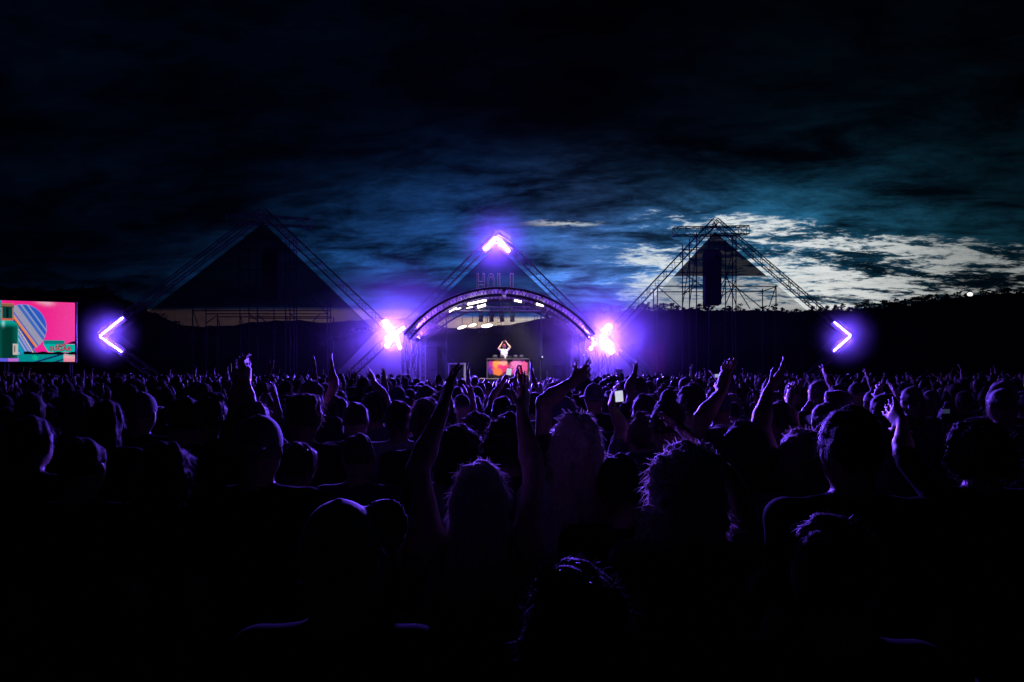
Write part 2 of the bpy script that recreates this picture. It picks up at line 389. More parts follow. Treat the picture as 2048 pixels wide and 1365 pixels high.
# ------------------------------------------------------------------ big rotated square frames, their cloths, towers
def print_mat(name, base, trans, seed, strong, shapes=(), split=None):
    m = bpy.data.materials.new(name); m.use_nodes = True; t = NT(m.node_tree); t.n.remove(t.n['Principled BSDF'])
    c = t.new('ShaderNodeTexCoord')
    v = t.new('ShaderNodeTexVoronoi'); v.feature = 'F1'; v.inputs['Scale'].default_value = 0.42
    mp = t.new('ShaderNodeMapping'); mp.inputs['Location'].default_value = (seed, 0, seed * .7); mp.inputs['Rotation'].default_value = (0, .5, 0); mp.inputs['Scale'].default_value = (1, 0, 1.8)
    t.l.new(c.outputs['Object'], mp.inputs[0]); t.l.new(mp.outputs[0], v.inputs['Vector'])
    sp = t.new('ShaderNodeSeparateColor'); t.l.new(v.outputs['Color'], sp.inputs[0])
    pr = t.ramp(sp.outputs[0], [(0, base), (.45, base), (.5, (.03, .012, .04)), (.68, (.04, .04, .06)), (.8, (.02, .01, .05)), (1, base)], 'CONSTANT')
    col = t.mix(strong, (*base, 1), pr)
    if shapes:
        so = t.new('ShaderNodeSeparateXYZ'); t.l.new(c.outputs['Object'], so.inputs[0])
        for pts, cc in shapes:
            mk = None; cx = sum(p[0] for p in pts) / len(pts); cz = sum(p[1] for p in pts) / len(pts)
            for (x0, z0), (x1, z1) in zip(pts, pts[1:] + pts[:1]):
                nx, nz_ = -(z1 - z0), x1 - x0; ln = math.hypot(nx, nz_); nx /= ln; nz_ /= ln
                if (cx - x0) * nx + (cz - z0) * nz_ < 0: nx, nz_ = -nx, -nz_
                hp = t.ss(t.m('ADD', t.m('ADD', t.m('MULTIPLY', so.outputs[0], nx), t.m('MULTIPLY', so.outputs[2], nz_)), -(x0 * nx + z0 * nz_)), -.01, .01)
                mk = hp if mk is None else t.m('MULTIPLY', mk, hp)
            col = t.mix(mk, col, (*cc, 1))
    d = t.new('ShaderNodeBsdfDiffuse'); t.l.new(col, d.inputs[0])
    tl = t.new('ShaderNodeBsdfTranslucent'); t.l.new(col, tl.inputs[0])
    m1 = t.new('ShaderNodeMixShader'); m1.inputs[0].default_value = .25; t.l.new(d.outputs[0], m1.inputs[1]); t.l.new(tl.outputs[0], m1.inputs[2])
    tr = t.new('ShaderNodeBsdfTransparent'); m2 = t.new('ShaderNodeMixShader')
    wv = t.noise(c.outputs['Object'], 3.0, 3)
    fac = t.m('MULTIPLY_ADD', wv, .12, trans - .06)
    if split:                                            # a denser cloth laced over the upper part
        sz = t.new('ShaderNodeSeparateXYZ'); t.l.new(c.outputs['Object'], sz.inputs[0]); fac = t.m('MULTIPLY', fac, t.ss(sz.outputs[2], split[0] - .03, split[0] + .03, 1.0, split[1] / trans))
    t.l.new(fac, m2.inputs[0]); t.l.new(m1.outputs[0], m2.inputs[1]); t.l.new(tr.outputs[0], m2.inputs[2])
    t.l.new(m2.outputs[0], t.n['Material Output'].inputs[0])
    return m
def cloth(name, pts, m, label, thick=0.02, n=14, sag=.05):
    """a stretched gauze sheet: fan-free grid over a quad/triangle given as left edge and right edge"""
    l, r = pts; mb = MB(); V = []
    for i in range(n + 1):
        a, b = l[0].lerp(l[1], i / n), r[0].lerp(r[1], i / n)
        for j in range(n + 1):
            p = a.lerp(b, j / n); p.y += sag * math.sin(math.pi * j / n) * math.sin(i * 1.3 + j * .4); V.append(p)
    mb.add(V, [(i * (n + 1) + j, i * (n + 1) + j + 1, (i + 1) * (n + 1) + j + 1, (i + 1) * (n + 1) + j) for i in range(n) for j in range(n)], True)
    return mb
def frame(apex, left, right, Y, side, label, lowers=()):
    """truss frame from photo-plane corners at distance Y"""
    f = empty('truss_frame', P(apex[0], 738, Y), label, 'truss frame', 'rotated square truss frames'); f.location.z = 0
    beams = [(apex, left), (apex, right)] + list(lowers)
    for a, b in beams:
        A = P(*a, Y); B = P(*b, Y)
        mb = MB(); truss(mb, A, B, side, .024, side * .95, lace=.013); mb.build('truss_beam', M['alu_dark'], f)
    return f
fL = frame((527, 424), (203, 670), (786, 667), 34.0, .34, 'dark truss diamond beside the big video screen, its tip the highest', [((203, 672), (388, 812)), ((786, 670), (634, 812))])
fC = frame((993, 469), (792, 668), (1204, 676), 39.6, .36, 'truss triangle behind the arched roof with the glowing tip')
fR = frame((1430, 443), (1214, 672), (1700, 672), 34.0, .32, 'truss diamond standing against the bright evening clouds', [((1214, 676), (1350, 812)), ((1700, 674), (1555, 812))])
M['gauzeL'] = print_mat('gauze_print_a', (.004, .004, .006), .30, 1.3, .12, split=(5.08, .05))
M['gauzeC'] = print_mat('gauze_print_b', (.006, .006, .014), .80, 4.1, .06, split=(5.25, .15))
def rel(px, py): p = P(px, py, 34.05); return (p.x - P(1430, 464, 34.05).x, p.z)
M['gauzeR'] = print_mat('gauze_print_c', (.008, .008, .02), .56, 7.7, .8, split=(6.62, .03), shapes=[
    ([rel(1226, 664), rel(1264, 624), rel(1300, 640), rel(1312, 690), rel(1290, 700)], (.10, .03, .16)),
    ([rel(1235, 691), rel(1290, 659), rel(1285, 697), rel(1256, 717)], (.40, .38, .44)),
    ([rel(1256, 717), rel(1286, 697), rel(1330, 682), rel(1330, 745), rel(1273, 745)], (.30, .02, .10))])
def diamond_cloth(apex, left, right, low_l, low_r, Y, m, label):
    A = P(*apex, Y); Lc = P(*left, Y); Rc = P(*right, Y); BL = P(*low_l, Y); BR = P(*low_r, Y)
    mb = cloth('x', ((A, Lc), (A, Rc)), m, label); 
    mb2 = cloth('x', ((Lc, BL), (Rc, BR)), m, label)
    mb.add(mb2.v, mb2.f, True)
    o = mb.build('gauze_banner', m, None, (A.x, Y, 0)); return tag(o, label, 'banner', 'gauze banners in the truss frames')
diamond_cloth((527, 446), (240, 668), (752, 664), (400, 800), (622, 800), 34.05, M['gauzeL'], 'nearly black gauze banner filling the diamond beside the video screen')
o = diamond_cloth((1430, 464), (1240, 668), (1668, 668), (1360, 800), (1545, 800), 34.05, M['gauzeR'], 'see-through gauze banner with pale and pink shapes beside the arched roof')
AC = P(993, 492, 39.65); LC = P(815, 662, 39.65); RC_ = P(1178, 666, 39.65)
mb = cloth('x', ((AC, LC), (AC, RC_)), None, '')
ban = tag(mb.build('gauze_banner', M['gauzeC'], None, (AC.x, 39.65, 0)), 'dark gauze banner lettered HOLI above the arched roof', 'banner', 'gauze banners in the truss frames')
M['letter'] = mat('sign_outline', (.012, .006, .008), .7, emit=(.75, .28, .30), es=.13, var=.2)  # weak glow added to unlit letter outlines
M['letter_dim'] = mat('sign_outline_dim', (.012, .006, .01), .6, emit=(.6, .25, .35), es=.006, var=.2)
for k_ in ('letter', 'letter_dim'): M[k_].cycles.emission_sampling = 'NONE'
def text_mesh(body, size, outline=None, extrude=0.0, fat=0.0, spacing=1.0):
    c = bpy.data.curves.new('txt', 'FONT'); c.body = body; c.size = size; c.align_x = 'CENTER'; c.space_character = spacing
    c.offset = fat; c.resolution_u = 6
    if outline: c.fill_mode = 'NONE'; c.bevel_depth = outline; c.bevel_resolution = 1
    else: c.extrude = extrude
    to = bpy.data.objects.new('txt', c); COL.objects.link(to)
    dg = bpy.context.evaluated_depsgraph_get(); me = bpy.data.meshes.new_from_object(to.evaluated_get(dg))
    bpy.data.objects.remove(to); return me
def letters(word, px0, px1, py0, py1, Y, m, parent, r):
    n = len(word); me0 = None
    for i, ch in enumerate(word):
        if ch == ' ': continue
        me = text_mesh(ch, 1.0, outline=r, fat=.015)
        co = np.empty(len(me.vertices) * 3); me.vertices.foreach_get('co', co); co = co.reshape(-1, 3)
        wpx = (px1 - px0) / n; x0 = px0 + wpx * (i + .12); x1 = px0 + wpx * (i + .88)
        if ch == 'I': x0 += wpx * .2; x1 -= wpx * .2
        a = P(x0, py1, Y); b = P(x1, py0, Y)
        mn, mx = co.min(0), co.max(0); out = np.empty_like(co)
        out[:, 0] = a.x + (co[:, 0] - mn[0]) / (mx[0] - mn[0]) * (b.x - a.x)
        out[:, 2] = a.z + (co[:, 1] - mn[1]) / (mx[1] - mn[1]) * (b.z - a.z)
        out[:, 1] = Y + co[:, 2]
        out -= np.array(parent_origin(parent)); me.vertices.foreach_set('co', out.ravel()); me.update()
        me.materials.clear(); me.materials.append(m)
        ob = bpy.data.objects.new('letter', me); link(ob, parent); ob['label'] = f'outlined letter {ch}'
letters('HOLI', 951, 1034, 547, 586, 39.5, M['letter'], ban, .016)
letters('OPEN AIR', 950, 1100, 632, 665, 39.5, M['letter_dim'], ban, .011)

# crossbars near the tips
def crossbar(a, b, Ya, Yb, label):
    A = P(*a, Ya); B = P(*b, Yb); o = MB(); truss(o, A, B, .40, .026, .42, lace=.014)
    ob = o.build('crossbar_truss', M['alu_dark'], None, A); return tag(ob, label, 'truss', 'short crossbar trusses near the frame tips')
crossbar((452, 436), (621, 447), 33.4, 34.4, 'dim slanting crossbar truss near the tip of the dark diamond')
crossbar((1347, 464), (1496, 461), 34.5, 34.6, 'level crossbar truss near the tip against bright clouds')
# scaffold towers
def tower(label, Y, xs_, top_py, ledg, braces, extra=()):
    t = empty('scaffold_tower', P(xs_[0][0], 738, Y), label, 'scaffold', 'scaffold towers behind the frames'); t.location.z = 0
    for px, py, dy in xs_:
        b = P(px, 738, Y + dy); b.z = 0; b.x = P(px, py, Y + dy).x
        pipe('upright', b, P(px, py, Y + dy), .030, M['steel'], t)
    for x0, x1, py, dy in ledg: pipe('ledger', P(x0, py, Y + dy), P(x1, py, Y + dy), .027, M['steel'], t)
    for x0, y0, x1, y1, dy in braces: pipe('brace', P(x0, y0, Y + dy), P(x1, y1, Y + dy), .025, M['steel'], t)
    return t
ups = [(1365, 490, 0), (1379, 478, .9), (1393, 466, 0), (1451, 480, .9), (1465, 470, 1.4), (1472, 466, 0), (1315, 573, 0), (1307, 578, .9), (1525, 578, .3), (1552, 570, 0), (1418, 480, 1.4)]
brs = [(1365, 612, 1379, 520, 0), (1379, 610, 1393, 500, .4), (1365, 545, 1408, 575, 0), (1440, 575, 1472, 520, .4), (1440, 610, 1465, 500, .9), (1451, 545, 1472, 610, 0), (1315, 573, 1365, 618, .2), (1393, 573, 1365, 590, .3),
       (1440, 548, 1525, 618, .3), (1472, 573, 1500, 618, 0), (1552, 572, 1538, 615, 0), (1525, 583, 1552, 574, .1), (1365, 500, 1393, 530, 0), (1365, 590, 1393, 560, .2), (1451, 610, 1472, 560, .3), (1472, 573, 1440, 595, .2)]
tower('scaffold tower of thin pipes holding the loudspeaker column against the clouds', 36.0, ups, 0,
      [(1313, 1555, 573, 0), (1313, 1527, 584, .9), (1360, 1475, 545, 0), (1363, 1475, 500, .4), (1376, 1467, 473, .9)], brs)
upl = [(385, 604, 0), (412, 618, .9), (435, 628, .3), (480, 500, 0), (498, 480, .9), (515, 470, 0), (571, 470, .9), (580, 480, 0), (588, 470, 1.4), (593, 478, .4), (655, 600, 0), (661, 600, .9), (667, 634, .3), (548, 470, 1.2)]
brl = [(386, 622, 399, 660, 0), (411, 648, 433, 632, .3), (435, 634, 447, 680, 0), (481, 632, 494, 690, 0), (498, 628, 565, 685, .2), (515, 630, 572, 680, .4), (580, 628, 645, 682, 0), (622, 648, 640, 628, .3), (573, 632, 583, 690, .2), (600, 575, 655, 628, 0), (480, 560, 515, 600, 0), (571, 540, 593, 590, 0)]
tower('scaffold tower with long ledgers behind the nearly black banner', 36.0, upl, 0,
      [(385, 660, 622, 0), (412, 658, 628, .6), (435, 664, 634, .3), (498, 664, 637, .9), (480, 593, 540, 0), (480, 593, 500, .3)], brl)
# loudspeaker columns
def line_array(px, y0, y1, wpx, Y, label, n=10):
    t = empty('line_array', P(px, y0, Y), label, 'speaker column', 'hung loudspeaker columns')
    wd = wpx / F * Y; hh = (y1 - y0) / F * Y / n
    MB().box(P(px, y0 - 3, Y), (wd * .9, .5, .06)).build('hanging_bar', M['steel'], t)
    for i in range(n):
        tilt = Matrix.Rotation(math.radians(-1.0 * i), 3, 'X'); c = P(px, y0 + (y1 - y0) * (i + .5) / n, Y + .012 * i * i * .25)
        cab = MB().box(c, (wd, .55, hh * .93), tilt).build('cabinet', M['black'], t)
        MB().box(c + tilt @ Vector((0, -.282, 0)), (wd * .94, .012, hh * .8), tilt).build('grille', M['grille'], cab)
    pipe('chain', P(px - 4, y0 - 3, Y), P(px - 4, y0 - 34, Y), .012, M['steel'], t); pipe('chain', P(px + 4, y0 - 3, Y), P(px + 4, y0 - 34, Y), .012, M['steel'], t)
line_array(1424, 506, 610, 32, 35.3, 'tall black loudspeaker column hanging against the bright evening clouds')
line_array(543, 508, 602, 32, 35.3, 'loudspeaker column hidden behind the nearly black banner')
# ------------------------------------------------------------------ glowing arrows
def tube_mat(name, strength, col=VIOLET, lit=True):
    m = bpy.data.materials.new(name); m.use_nodes = True; t = NT(m.node_tree); t.n.remove(t.n['Principled BSDF'])
    e = t.new('ShaderNodeEmission'); e.inputs[0].default_value = (*col, 1); e.inputs[1].default_value = strength
    t.l.new(e.outputs[0], t.n['Material Output'].inputs[0])
    if not lit: m.cycles.emission_sampling = 'NONE'
    return m
M['tube_soft'] = tube_mat('violet_tube', 600)
M['tube_top'] = tube_mat('violet_tube_tip', 3000)
M['tube_hot'] = tube_mat('violet_tube_bright', 950)
def chevron(label, corner, ends, Y, m, r=.045, gap=.04, housing=True, flood=0, shield=.42, cone=18):
    c = P(*corner, Y); t = empty('arrow_light', c, label, 'arrow light', 'glowing violet arrow lights on the frames')
    for e in ends:
        E = P(*e, Y); d = (E - c).normalized(); a = c + d * gap
        tb = MB().tube(a, E, r, 10).build('tube', m, t)
        if housing:
            rot = Matrix((d, Vector((0, 1, 0)), d.cross(Vector((0, 1, 0))))).transposed()
            MB().box((a + E) / 2 + Vector((0, r + .035, 0)), ((E - a).length + .16, .04, shield), rot).build('backing', M['black'], tb)  # added wide black board keeping tube light off truss and gauze
    if flood:                                            # added spot brightening the crowd, beyond the tubes' own light
        l_ = bpy.data.lights.new('added_crowd_spot', 'SPOT'); l_.energy = flood; l_.color = VIOLET; l_.spot_size = math.radians(cone); l_.spot_blend = 1.0; l_.shadow_soft_size = .3
        q_ = bpy.data.objects.new('added_crowd_spot', l_); link(q_, t); q_.location = (0, -.35, 0); q_.rotation_mode = 'QUATERNION'; q_.rotation_quaternion = (Vector((.85, 8.2, 1.4)) - c).to_track_quat('-Z', 'Y')
    return t
chevron('glowing violet arrow pointing away from the stage beside the video screen', (199, 673), [(245, 636), (243, 704)], 33.6, M['tube_soft'], .022)
chevron('glowing violet arrow pointing outward below the wooded ridge', (1702, 672), [(1669, 645), (1668, 702)], 33.6, M['tube_soft'], .019)
chevron('glowing violet arrow pointing up at the tip above HOLI', (993, 476), [(969, 499), (1018, 503)], 39.2, M['tube_top'], .05, flood=80000, cone=14)
chevron('blazing arrow half of the glowing cross, on the dark diamond', (788, 668), [(768, 642), (773, 694)], 33.6, M['tube_hot'], .095, flood=80000, housing=False)
chevron('blazing arrow half of the glowing cross, on the middle frame', (790, 670), [(808, 655), (801, 698)], 39.2, M['tube_hot'], .07, shield=.2)
chevron('blazing wide arrow on the corner of the frame against bright clouds', (1199, 677), [(1220, 651), (1225, 706)], 33.6, M['tube_hot'], .10, .34, housing=False, flood=80000)
chevron('smaller lit arrow beside the foot of the arched roof', (1192, 684), [(1176, 672), (1181, 698)], 39.2, M['tube_soft'], .045, .2)

# ------------------------------------------------------------------ lamps under the roof
M['warm_glow'] = tube_mat('warm_lamp_glass', 5, WARM)
M['warm_soft'] = tube_mat('warm_strip_glow', 12, WARM)
lt = empty('lighting_truss', P(990, 619, 37), 'straight truss under the arched roof carrying four hanging lamps', 'truss')
o = MB(); truss(o, P(893, 618, 37), P(1082, 618, 37), .22, .02, .24, up=(0, 0, 1), lace=.01); o.build('truss_beam', M['alu'], lt)
for px in (893, 1082):   # posts
    a = P(px, 618, 37); b = a.copy(); b.z = DZ; pipe('post', b, a, .035, M['alu_dark'], lt)
lamp_names = ['first', 'second', 'third', 'fourth']
for k, px in enumerate((962, 983, 1003, 1025)):
    b = P(px, 623, 37)
    t = empty('moving_head_lamp', b, f'{lamp_names[k]} of four dark moving head lamps, counted from the table side', 'stage lamp', 'moving head lamps under the roof')
    MB().box(b + Vector((0, 0, -.05)), (.20, .20, .11)).build('base', M['black'], t)
    y = MB(); y.box(b + Vector((-.11, 0, -.22)), (.03, .09, .26)); y.box(b + Vector((.11, 0, -.22)), (.03, .09, .26)); y.box(b + Vector((0, 0, -.115)), (.25, .1, .03)); y.build('yoke', M['black'], t)
    h = MB(); tl = Vector((R.uniform(-.05, .05), -.10, -.16))
    h.tube(b + Vector((0, 0, -.22)), b + Vector((0, 0, -.30)) + tl * .3, .085, 12, .105); h.tube(b + Vector((0, 0, -.30)) + tl * .3, b + Vector((0, 0, -.38)) + tl, .105, 12, .135); h.build('head', M['black'], t)
def glowstrip(a, b, Ya, Yb, r, m, label):  # added glow standing in for warm-lit pieces of the roof girders
    A, B = P(*a, Ya), P(*b, Yb); t = empty('added_glowstrip', A, label, 'light', 'added warm glow strips under the roof')
    d = (B - A); MB().tube(A, B, r, 8).build('tube', m, t)
    MB().tube(A + Vector((0, .05, .05)), B + Vector((0, .05, .05)), r + .012, 6).build('backing', M['alu'], t)
glowstrip((935, 609), (972, 601), 35.6, 35.6, .045, M['warm_soft'], 'longest slanting added warm batten under the roof above the lamps')
glowstrip((955, 615), (971, 610), 36.8, 36.8, .05, M['warm_soft'], 'short slanting added warm batten below the longest one')
glowstrip((1029, 601), (1043, 604), 35.6, 35.6, .04, M['warm_soft'], 'short added warm batten past the middle of the roof')
glowstrip((1073, 608), (1087, 611), 35.6, 35.6, .06, M['warm_soft'], 'added warm batten nearest the blazing wide arrow')
glowstrip((899, 624), (913, 616), 36.6, 36.6, .03, M['warm_soft'], 'thin added warm batten low on the table side of the roof')
glowstrip((913, 619), (945, 614), 36.6, 36.6, .03, M['warm_soft'], 'thin long added warm batten running along the roof on the table side')
def oval_flood(px, py, Y, rx, rz, tilt, label):
    c = P(px, py, Y); t = empty('flood_lamp', c, label, 'stage lamp', 'lit flood lamps behind the lighting truss')
    u = Vector((math.cos(tilt), 0, math.sin(tilt))); v = Vector((-math.sin(tilt), 0, math.cos(tilt))); n = 20
    ring = lambda s, y: [c + u * math.cos(i * 2 * math.pi / n) * rx * s + v * math.sin(i * 2 * math.pi / n) * rz * s + Vector((0, y, 0)) for i in range(n)]
    g_ = MB(); a = ring(.96, -.02); g_.add(a, [tuple(range(n))]); g_.build('glass', M['warm_glow'], t)
    h = MB(); o1, o2 = ring(1.05, -.025), ring(.6, .22); h.add(o1 + o2, [(i, (i + 1) % n, n + (i + 1) % n, n + i) for i in range(n)] + [tuple(range(n, 2 * n))], True); h.build('housing', M['black'], t)
    pipe('hanger', c + Vector((0, .15, .05)), c + Vector((0, .15, .62)), .015, M['steel'], t)
oval_flood(924, 655, 38.0, .27, .075, .32, 'lit oval flood lamp nearest the table side')
oval_flood(945, 651, 38.0, .23, .07, .28, 'lit oval flood lamp in the middle of three')
oval_flood(974, 652, 38.0, .33, .10, .12, 'largest and brightest lit oval flood lamp')
# followspot on the crown of the front girder
sb = P(1008, 585, 32.6)
sp = empty('spot_lamp', sb, 'bright warm spot lamp on the crown of the front girder', 'stage lamp')
MB().tube(sb + Vector((0, -.05, .08)), sb + Vector((0, .22, -.06)), .09, 12, .12).build('can', M['alu'], sp)
dl = MB(); cc = sb + Vector((0, .225, -.064)); dl.tube(cc, cc + Vector((0, .01, -.005)), .11, 12); dl.build('lens', M['warm_glow'], sp)
MB().box(sb + Vector((0, 0, .16)), (.3, .05, .06)).build('bracket', M['alu'], sp)
L = bpy.data.lights.new('spot_lamp_light', 'SPOT'); L.energy = 2600; L.color = (1, .87, .7); L.spot_size = math.radians(75); L.spot_blend = .9; L.shadow_soft_size = .1
lo = bpy.data.objects.new('spot_lamp_light', L); link(lo, sp); lo.location = Vector((0, .27, -.08))
tgt = P(1010, 715, 35.0); lo.rotation_mode = 'QUATERNION'; lo.rotation_quaternion = (tgt - (sb + lo.location)).to_track_quat('-Z', 'Y')
# par cans near the arch feet
M['par_glow'] = tube_mat('par_glass', 60, (.35, .15, 1), lit=False)
def par(px, py, Y, aim, label, e=120, r=.10):
    c = P(px, py, Y); t = empty('par_lamp', c, label, 'stage lamp', 'small par lamps at the feet of the roof')
    d = (Vector(aim) - c).normalized()
    MB().tube(c - d * .22, c, r * .8, 10, r).build('can', M['black'], t)
    MB().tube(c, c + d * .012, r * .92, 10).build('lens', M['par_glow'], t)
    MB().box(c - d * .12 + Vector((0, 0, .14)), (.05, .05, .12)).build('clamp', M['steel'], t)
    l_ = bpy.data.lights.new('par_light', 'SPOT'); l_.energy = e; l_.color = (.24, .07, 1); l_.spot_size = math.radians(110); l_.spot_blend = .6; l_.shadow_soft_size = .08
    q_ = bpy.data.objects.new('par_light', l_); link(q_, t); q_.location = d * .05; q_.rotation_mode = 'QUATERNION'; q_.rotation_quaternion = d.to_track_quat('-Z', 'Y')
VA = Vector((XC, 35, 6.2))
par(1178, 676, 34.2, VA + Vector((2.5, 0, 0)), 'upper small par lamp at the roof foot beside the blazing wide arrow', 1100)
par(1190, 687, 34.0, Vector((2, 20, 2)), 'middle small par lamp at the roof foot beside the blazing wide arrow', 300)
par(1182, 697, 34.2, Vector((-4, 20, 2)), 'lower small par lamp at the roof foot beside the blazing wide arrow', 300)
par(1169, 709, 34.6, VA, 'lowest small par lamp, near the stage floor beside the blazing wide arrow', 300, .06)
par(836, 676, 34.2, VA + Vector((-2.5, 0, 0)), 'added violet wash lamp at the roof foot beside the glowing cross', 1100)  # added lamp washing the table side of the roof skin

# ------------------------------------------------------------------ truss legs and cables at the roof feet
def leg(px, Y, top, label):
    b = P(px, 738, Y); b.z = 0; a = b.copy(); a.z = P(px, top, Y).z
    o = MB(); truss(o, b, a, .29, .024, .3, up=(0, 1, 0)); ob = o.build('corner_truss', M['alu'], None, b); return tag(ob, label, 'truss leg', 'upright truss legs at the roof feet')
leg(812, 33.6, 664, 'upright truss leg under the glowing cross'); leg(829, 34.6, 668, 'upright truss leg between the glowing cross and the speaker stack')
leg(846, 37.0, 676, 'upright truss leg just behind the speaker stack by the table')
leg(1164, 33.6, 668, 'upright truss leg at the roof foot, stage side of the par lamps'); leg(1187, 34.8, 664, 'upright truss leg directly below the par lamps')
leg(1150, 37.2, 676, 'thin upright truss leg at the back beside the upper speaker stack'); leg(1206, 38.8, 670, 'upright truss leg under the blazing wide arrow')
cb = random.Random(3)
def cables(px0, px1, y0, y1, Y, n, label):
    mb = MB()
    for i in range(n):
        a = P(cb.uniform(px0, px1), y0 + cb.uniform(0, 12), Y); b = P(cb.uniform(px0 - 6, px1 + 6), y1, Y - .3); b.z = max(.05, b.z); pts = []
        for k in range(9):
            t = k / 8; p = a.lerp(b, t); p.x += .10 * math.sin(t * 5 + i) * (1 - t); p.y += .1 * math.cos(t * 4 + i * 2); pts.append(p)
        mb.poly(pts, .011, 5)
    return tag(mb.build('cable_bundle', mat('cable_rubber', (.10, .05, .12), .45), None, P((px0 + px1) / 2, y1, Y)), label, 'cables', 'cable bundles hanging at the roof feet')
cables(800, 846, 676, 790, 33.2, 14, 'cables hanging down below the glowing cross')
cables(1168, 1226, 700, 790, 33.2, 16, 'cables hanging down below the blazing wide arrow')
# speaker stacks and side fills
def stack(x0, x1, ytop, Y, n, label, ang):
    c = P((x0 + x1) / 2, 738, Y); t = empty('speaker_stack', (c.x, Y, DZ), label, 'speaker stack', 'loudspeaker stacks at the stage sides', ang)
    wd = (x1 - x0) / F * Y; z1 = P(0, ytop, Y).z; hh = (z1 - DZ) / n
    for i in range(n):
        bx = MB().box((0, 0, hh * (i + .5)), (wd, .7, hh * .97)); o = bpy.data.objects.new('cabinet', bx.mesh('cabinet', M['black'])); link(o, t)
        gr = MB().box((0, -.358, hh * (i + .5)), (wd * .9, .014, hh * .84)); q_ = bpy.data.objects.new('grille', gr.mesh('grille', M['grille'])); link(q_, o)
        hd = MB(); hd.tube((-wd / 2 - .02, -.1, hh * (i + .5) - .08), (-wd / 2 - .02, -.1, hh * (i + .5) + .08), .015, 6); q_ = bpy.data.objects.new('handle', hd.mesh('handle', M['steel'])); link(q_, o)
stack(856, 881, 694, 34.9, 3, 'black loudspeaker stack on stage between the truss legs and the table', math.radians(-14))
stack(1136, 1158, 700, 35.4, 3, 'black loudspeaker stack on stage beside the par lamps', math.radians(14))
# table with white frame
tb = empty('side_table', P(912, 757, 34.4), 'bare white table standing on stage beside the speaker stack', 'table'); tb.location.z = DZ
tx0, tx1 = P(895.5, 0, 34.4).x, P(930, 0, 34.4).x; tz = P(0, 727, 34.4).z
MB().box(((tx0 + tx1) / 2, 34.75, tz - .02), (tx1 - tx0, .7, .07)).build('table_top', M['white'], tb)
for x in (tx0 + .04, tx1 - .04):
    for y in (34.43, 35.07): MB().box((x, y, (DZ + tz - .055) / 2), (.05, .05, tz - .055 - DZ)).build('leg', M['white'], tb)
# mixing desk
def powder_mat():
    m = bpy.data.materials.new('powder_print'); m.use_nodes = True; t = NT(m.node_tree); b = t.n['Principled BSDF']
    c = t.new('ShaderNodeTexCoord'); s = t.new('ShaderNodeSeparateXYZ'); t.l.new(c.outputs['Object'], s.inputs[0]); x, z = s.outputs[0], s.outputs[2]
    n_ = t.noise(c.outputs['Object'], 4.2, 10, .75, .9); n2_ = t.noise(c.outputs['Object'], 1.7, 5, .6, .3)
    def blob(cx, cz, rx, rz):
        a = t.m('DIVIDE', t.m('SUBTRACT', x, cx), rx); bb = t.m('DIVIDE', t.m('SUBTRACT', z, cz), rz)
        d = t.m('SQRT', t.m('ADD', t.m('MULTIPLY', a, a), t.m('MULTIPLY', bb, bb)))
        return t.ss(t.m('ADD', d, t.m('MULTIPLY', t.m('SUBTRACT', n_, .5), 1.9)), 1.12, .62)
    col = (.004, .004, .008, 1)
    for (cx, cz, rx, rz), cc in [((-.80, .62, .28, .30), (.45, .03, .35)), ((-.86, .42, .2, .22), (.12, .03, .4)), ((-.42, .62, .46, .44), (.85, .10, .12)), ((-.55, .72, .26, .26), (.95, .38, .06)), ((-.30, .52, .3, .26), (.8, .03, .20)), ((-.52, .32, .26, .2), (.95, .25, .05)), ((-.25, .8, .25, .16), (.85, .4, .3)),
                                  ((.50, .56, .50, .46), (.75, .10, .38)), ((.40, .70, .32, .26), (.78, .22, .5)), ((.68, .34, .32, .26), (.75, .02, .2)), ((.82, .60, .2, .3), (.85, .12, .3))]:
        col = t.mix(blob(cx, cz, rx, rz), col, (*cc, 1))
    col = t.mix(t.ss(n2_, .55, .8, 0, .35), col, (.9, .6, .6, 1))
    t.l.new(col, b.inputs['Base Color']); b.inputs['Roughness'].default_value = .45
    t.l.new(col, b.inputs['Emission Color']); b.inputs['Emission Strength'].default_value = .2  # weak added glow keeps the print vivid; the panel is no lamp
    return m
dk = empty('mixing_desk', (0, 34.5, RZ), 'wide mixing desk with a colour powder front on the black riser', 'desk')
dx0, dx1 = P(975, 0, 34.5).x, P(1058, 0, 34.5).x; dzt = P(0, 719, 34.5).z; dcx = (dx0 + dx1) / 2; dk.location.x = dcx
wd = dx1 - dx0; hd_ = dzt - RZ
o = MB().box((dcx, 34.5, RZ + hd_ / 2), (wd, .03, hd_ - .01)).build('front_panel', powder_mat(), dk)
for x in (dx0 - .02, dx1 + .02):
    MB().box((x, 34.5, RZ + hd_ / 2), (.045, .05, hd_)).build('frame_post', M['alu'], dk)
MB().box((dcx, 34.85, dzt + .015), (wd + .1, .78, .04)).build('desk_top', M['black'], dk)
MB().box((dcx, 34.45, dzt + .018), (wd + .12, .03, .045)).build('edge_rail', M['alu'], dk)
for x in (dx0, dx1): MB().box((x, 34.9, RZ + hd_ / 2), (.03, .66, hd_ - .02)).build('side_panel', M['black'], dk)
M['knob'] = mat('knob_plastic', (.12, .12, .13), .4); M['led'] = tube_mat('small_led', 1.5, (.7, .8, 1), lit=False)
